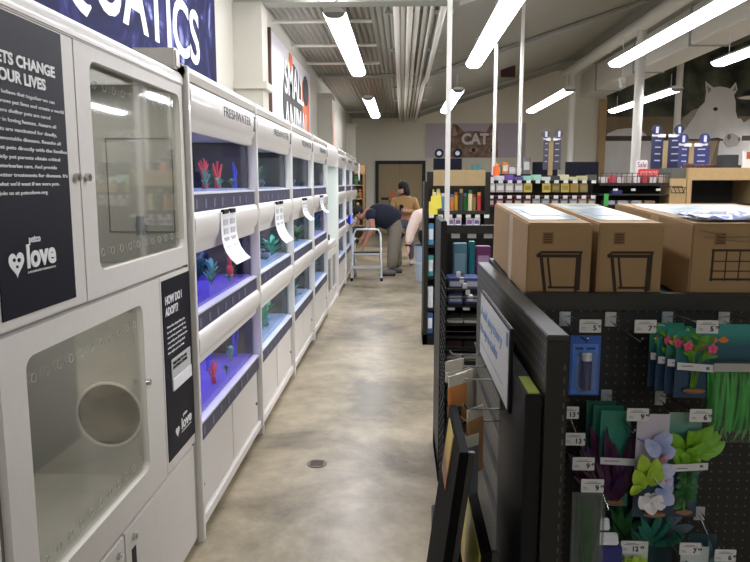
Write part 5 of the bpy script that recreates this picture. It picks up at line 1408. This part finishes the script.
def hand_chains(w, d, side, s=1.):
    """five fingers rooted in the palm; w wrist, d pointing direction, side thumb direction"""
    w, d, side = Vector(w), Vector(d).normalized(), Vector(side).normalized()
    palm = w + d * .075 * s
    out = [[(tuple(w), .030 * s), (tuple(palm), .036 * s)]]
    for k, (off, l) in enumerate(((.027, .075), (.009, .085), (-.009, .08), (-.027, .062))):
        b = palm + side * off * s
        out.append([(tuple(palm), .036 * s), (tuple(b + d * .03 * s), .011 * s), (tuple(b + d * (.03 + l * .55) * s), .010 * s), (tuple(b + d * (.03 + l) * s + side.cross(d) * .015 * s), .008 * s)])
    th = w + d * .03 * s + side * .03 * s
    out.append([(tuple(w), .030 * s), (tuple(th), .014 * s), (tuple(th + d * .035 * s + side * .03 * s), .012 * s), (tuple(th + d * .07 * s + side * .035 * s), .009 * s)])
    return out
def head(t, c, fwd, m_skin, m_hair, up=(0, 0, 1), hair='short', s=1.):
    """face features and hair for a head centred at c that looks along fwd"""
    f = Vector(fwd).normalized(); u = Vector(up); r = f.cross(u).normalized(); u = r.cross(f).normalized(); c = Vector(c)
    def P(a, b_, d): return c + r * a * s + f * b_ * s + u * d * s
    MB_e = MB()
    for sx in (-1, 1): MB_e.ball(P(sx * .033, .083, .012), .011 * s, .011 * s, .009 * s, 8, 6)
    MB_e.build('eyes', C('2a1d18', .3), t, True)
    b = MB().tube([P(-.024, .087, -.055), P(0, .094, -.055), P(.024, .087, -.055)], .006 * s, 6); b.build('mouth', C('a05a50', .5), t, True)
    h = MB()
    def hl(a, b_, d, ra, rb, rd):
        # rotated ellipsoid
        m_ = MB().ball((0, 0, 0), ra, rb, rd, 16, 12)
        o = len(h.v)
        for v in m_.v: h.v.append(tuple(P(a + v[0], b_ + v[1], d + v[2])))
        for fc in m_.f: h.f.append(tuple(i + o for i in fc))
    if hair == 'short': hl(0, -.020, .040, .086, .098, .092)
    elif hair == 'bob': hl(0, -.018, .038, .092, .104, .098); hl(0, -.055, -.06, .088, .06, .11); hl(-.075, -.015, -.05, .025, .055, .09); hl(.075, -.015, -.05, .025, .055, .09)
    h.build('hair', m_hair, t, True)
    fb = MB()
    fb.tube([P(0, .088, .01), P(0, .112, -.022), P(0, .09, -.032)], [.008 * s, .014 * s, .01 * s], 8)
    for sx in (-1, 1): fb.ball(P(sx * .078, -.005, -.005), .012 * s, .018 * s, .028 * s, 8, 6)
    fb.build('nose_and_ears', m_skin, t, True)
def head_chain(c, fwd, neck, s=1., up=(0, 0, 1)):
    f = Vector(fwd).normalized(); u = Vector(up).normalized(); c = Vector(c)
    return [(neck, .055), (tuple(c - u * .065 * s + f * .02 * s), .068 * s), (tuple(c), .086 * s), (tuple(c + u * .06 * s), .072 * s)]

# --- the bending man, facing left into the tanks
ox, oy = -.12, 11.62
pel = (ox + .03, oy, .84); w1 = (ox - .14, oy, .95); ch = (ox - .34, oy, 1.04); nk = (ox - .47, oy - .01, 1.05); hc = (ox - .60, oy - .03, 1.02)
fw = (-.75, -.15, -.65); upv = (-.65, 0, .75)
t = thing('person', 'person in navy shirt and khaki trousers bending toward the fish tanks', 'person', (0, 0, 0))
legs = {}
for s, (fx, fy) in ((-1, (ox - .05, oy - .22)), (1, (ox + .06, oy + .18))):
    hip = (ox + .02, oy + s * .10, .78); kn = (ox + .0 + .02 * s, oy + s * .12 + (fy - oy - s * .12) * .5, .45); an = (fx, fy, .09)
    legs[s] = (hip, kn, an)
arms = {}
for s in (-1, 1):
    sh = (ox - .40, oy + s * .20, 1.04); el = (ox - .36 - .04 * (s > 0), oy + s * .24, .77); wr = (ox - .47 - .1 * (s > 0), oy + s * .2, .58)
    arms[s] = (sh, el, wr)
chs = [[(pel, .12), (w1, .12), (ch, .11), (nk, .06)], head_chain(hc, fw, nk, 1, upv)]
for s in (-1, 1):
    h, k, a = legs[s]; chs.append([(pel, .12), (h, .10), (k, .065), (a, .045)])
    sh, el, wr = arms[s]; chs.append([(ch, .11), (sh, .07), (el, .05), (wr, .032)])
    chs += hand_chains(wr, (-.35, 0, -1), (0, -s, 0))
skin_mesh('body', chs, M['skin'], t)
head(t, hc, fw, M['skin'], M['hair'], upv, 'short')
cl = [[((ox + .08, oy, .86), .18), ((ox - .02, oy, .92), .225), ((ox - .16, oy, .985), .235), ((ox - .30, oy, 1.01), .215), ((ox - .40, oy, 1.02), .16), ((ox - .46, oy, 1.03), .085)]]
for s in (-1, 1):
    sh, el, wr = arms[s]; cl.append([(lerp(ch, sh, .3), .11), (lerp(sh, el, .08), .115), (lerp(sh, el, .5), .09)])
skin_mesh('shirt', cl, M['navy_cloth'], t, 1)
cl = [[((ox - .06, oy, .90), .19), ((ox + .05, oy, .80), .195)]]
for s in (-1, 1):
    h, k, a = legs[s]; cl.append([((ox + .05, oy, .80), .195), (h, .125), (k, .105), ((a[0], a[1], .09), .085)])
skin_mesh('trousers', cl, M['khaki'], t, 1)
for s in (-1, 1):
    a = legs[s][2]
    MB().ball((a[0] - .05, a[1], .05), .135, .052, .05, 14, 8).build('shoe', M['shoe'], t, True)
    MB().box(a[0] - .17, a[0] + .07, a[1] - .045, a[1] + .045, .0, .02).build('shoe_sole', C('2a2826', .7), t, bevel=.008)

# --- the standing woman in a tan sweater
ox, oy = .05, 12.95
t = thing('person', 'person in a tan sweater and grey blue jeans standing behind, looking down', 'person', (0, 0, 0))
pel = (ox, oy, .86); w1 = (ox, oy, 1.0); ch = (ox, oy + .01, 1.17); nk = (ox - .01, oy, 1.31); hc = (ox - .03, oy - .03, 1.435)
fw = (-.88, -.42, -.30)
chs = [[(pel, .125), (w1, .115), (ch, .13), (nk, .05)], head_chain(hc, fw, nk)]
lg, ar = {}, {}
for s in (-1, 1):
    lg[s] = ((ox + s * .085, oy, .80), (ox + s * .11, oy - .02, .45), (ox + s * .13, oy + .02, .08))
    ar[s] = ((ox + s * .18, oy, 1.20), (ox + s * .25, oy - .04, .97), (ox + s * .10 - .04, oy - .24, 1.02))
    h, k, a = lg[s]; chs.append([(pel, .125), (h, .085), (k, .055), (a, .04)])
    sh, el, wr = ar[s]; chs.append([(ch, .13), (sh, .055), (el, .04), (wr, .028)])
    chs += hand_chains(wr, (-s * .5, -.6, .1), (0, 0, 1), .9)
skin_mesh('body', chs, M['skin2'], t)
head(t, hc, fw, M['skin2'], M['hair'], (0, 0, 1), 'bob')
cl = [[((ox, oy, .90), .155), (w1, .155), (ch, .165), ((ox, oy, 1.27), .085)]]
for s in (-1, 1):
    sh, el, wr = ar[s]; cl.append([(ch, .165), (sh, .085), (el, .068), (lerp(el, wr, .88), .045)])
skin_mesh('sweater', cl, M['tan_cloth'], t, 1)
cl = [[((ox, oy, .95), .13), ((ox, oy, .84), .145)]]
for s in (-1, 1):
    h, k, a = lg[s]; cl.append([((ox, oy, .84), .145), (h, .105), (k, .078), ((a[0], a[1], .10), .06)])
skin_mesh('jeans', cl, M['jeans'], t, 1)
for s in (-1, 1):
    a = lg[s][2]
    MB().ball((a[0], a[1] - .05, .045), .048, .13, .045, 12, 8).build('shoe', C('b8b4b0', .6), t, True)
t = thing('phone', 'dark phone held by the person in the tan sweater', 'phone', (ox - .06, oy - .34, 1.07))
MB().box(-.035, .035, -.004, .004, -.07, .07).build('phone_body', M['black2'], t, bevel=.003)

# --- third person, half hidden behind the shelving run
ox, oy = .33, 9.75
t = thing('person', 'person in a pale pink top and black apron stooping behind the shelving, arm hanging', 'person', (0, 0, 0))
pel = (ox + .10, oy + .05, .78); w1 = (ox + .06, oy, .92); ch = (ox + .0, oy - .05, 1.06); nk = (ox + .10, oy - .12, 1.18); hc = (ox + .19, oy - .18, 1.26)
fw = (.7, -.5, -.5)
chs = [[(pel, .13), (w1, .12), (ch, .13), (nk, .05)], head_chain(hc, fw, nk)]
lg, ar = {}, {}
for s in (-1, 1):
    lg[s] = ((ox + .12 + s * .05, oy + s * .09, .72), (ox + .20 + s * .02, oy + s * .11 - .1, .44), (ox + .16 + s * .04, oy + s * .10 + .03, .08))
    h, k, a = lg[s]; chs.append([(pel, .13), (h, .09), (k, .06), (a, .042)])
ar[-1] = ((ox - .12, oy - .18, 1.08), (ox - .21, oy - .22, .85), (ox - .24, oy - .28, .66))
ar[1] = ((ox + .12, oy + .12, 1.10), (ox + .28, oy + .02, .90), (ox + .34, oy - .16, .95))
for s in (-1, 1):
    sh, el, wr = ar[s]; chs.append([(ch, .13), (sh, .058), (el, .044), (wr, .03)])
    chs += hand_chains(wr, (-.05, -.1, -1) if s < 0 else (.3, -.9, .1), (0, -1, .2) if s < 0 else (0, 0, 1), .9)
skin_mesh('body', chs, M['skin2'], t)
head(t, hc, fw, M['skin2'], M['hair'], (0, 0, 1), 'bob')
cl = [[((ox + .08, oy + .03, .86), .15), (w1, .15), (ch, .165), ((ox + .07, oy - .09, 1.14), .08)]]
for s in (-1, 1):
    sh, el, wr = ar[s]; cl.append([(ch, .165), (sh, .09), (el, .072), (lerp(el, wr, .8), .05)])
skin_mesh('top', cl, M['pink_cloth'], t, 1)
cl = [[((ox + .02, oy - .06, .95), .165), ((ox + .08, oy, .80), .20)], [((ox + .08, oy, .80), .20), ((ox + .14, oy - .05, .62), .17)]]
skin_mesh('apron', cl, M['black_cloth'], t, 1)
cl = [[((ox + .10, oy + .03, .82), .15), ((ox + .12, oy + .02, .74), .155)]]
for s in (-1, 1):
    h, k, a = lg[s]; cl.append([((ox + .12, oy + .02, .74), .155), (h, .11), (k, .085), ((a[0], a[1], .1), .07)])
skin_mesh('trousers', cl, M['black_cloth'], t, 1)
sh, el, wr = ar[-1]
MB().tube([lerp(el, wr, .86), lerp(el, wr, .99)], .042, 12).build('watch_band', M['black2'], t, True)
for s in (-1, 1):
    a = lg[s][2]
    MB().ball((a[0] + .03, a[1] - .03, .045), .12, .05, .045, 12, 8).build('shoe', M['black2'], t, True)

# ------------------------------------------------------------------ world and view
w = bpy.data.worlds.new('world'); SC.world = w; w.use_nodes = True
w.node_tree.nodes['Background'].inputs['Color'].default_value = (.9, .95, 1, 1)
w.node_tree.nodes['Background'].inputs['Strength'].default_value = .05
SC.view_settings.view_transform = 'Standard'
SC.view_settings.look = 'None'
SC.view_settings.gamma = 1
SC.view_settings.use_curve_mapping = False
SC.view_settings.exposure = 1.0
SC.cycles.max_bounces = 8
SC.cycles.diffuse_bounces = 4
SC.cycles.transparent_max_bounces = 16
SC.cycles.use_denoising = True
SC.cycles.sample_clamp_indirect = 6
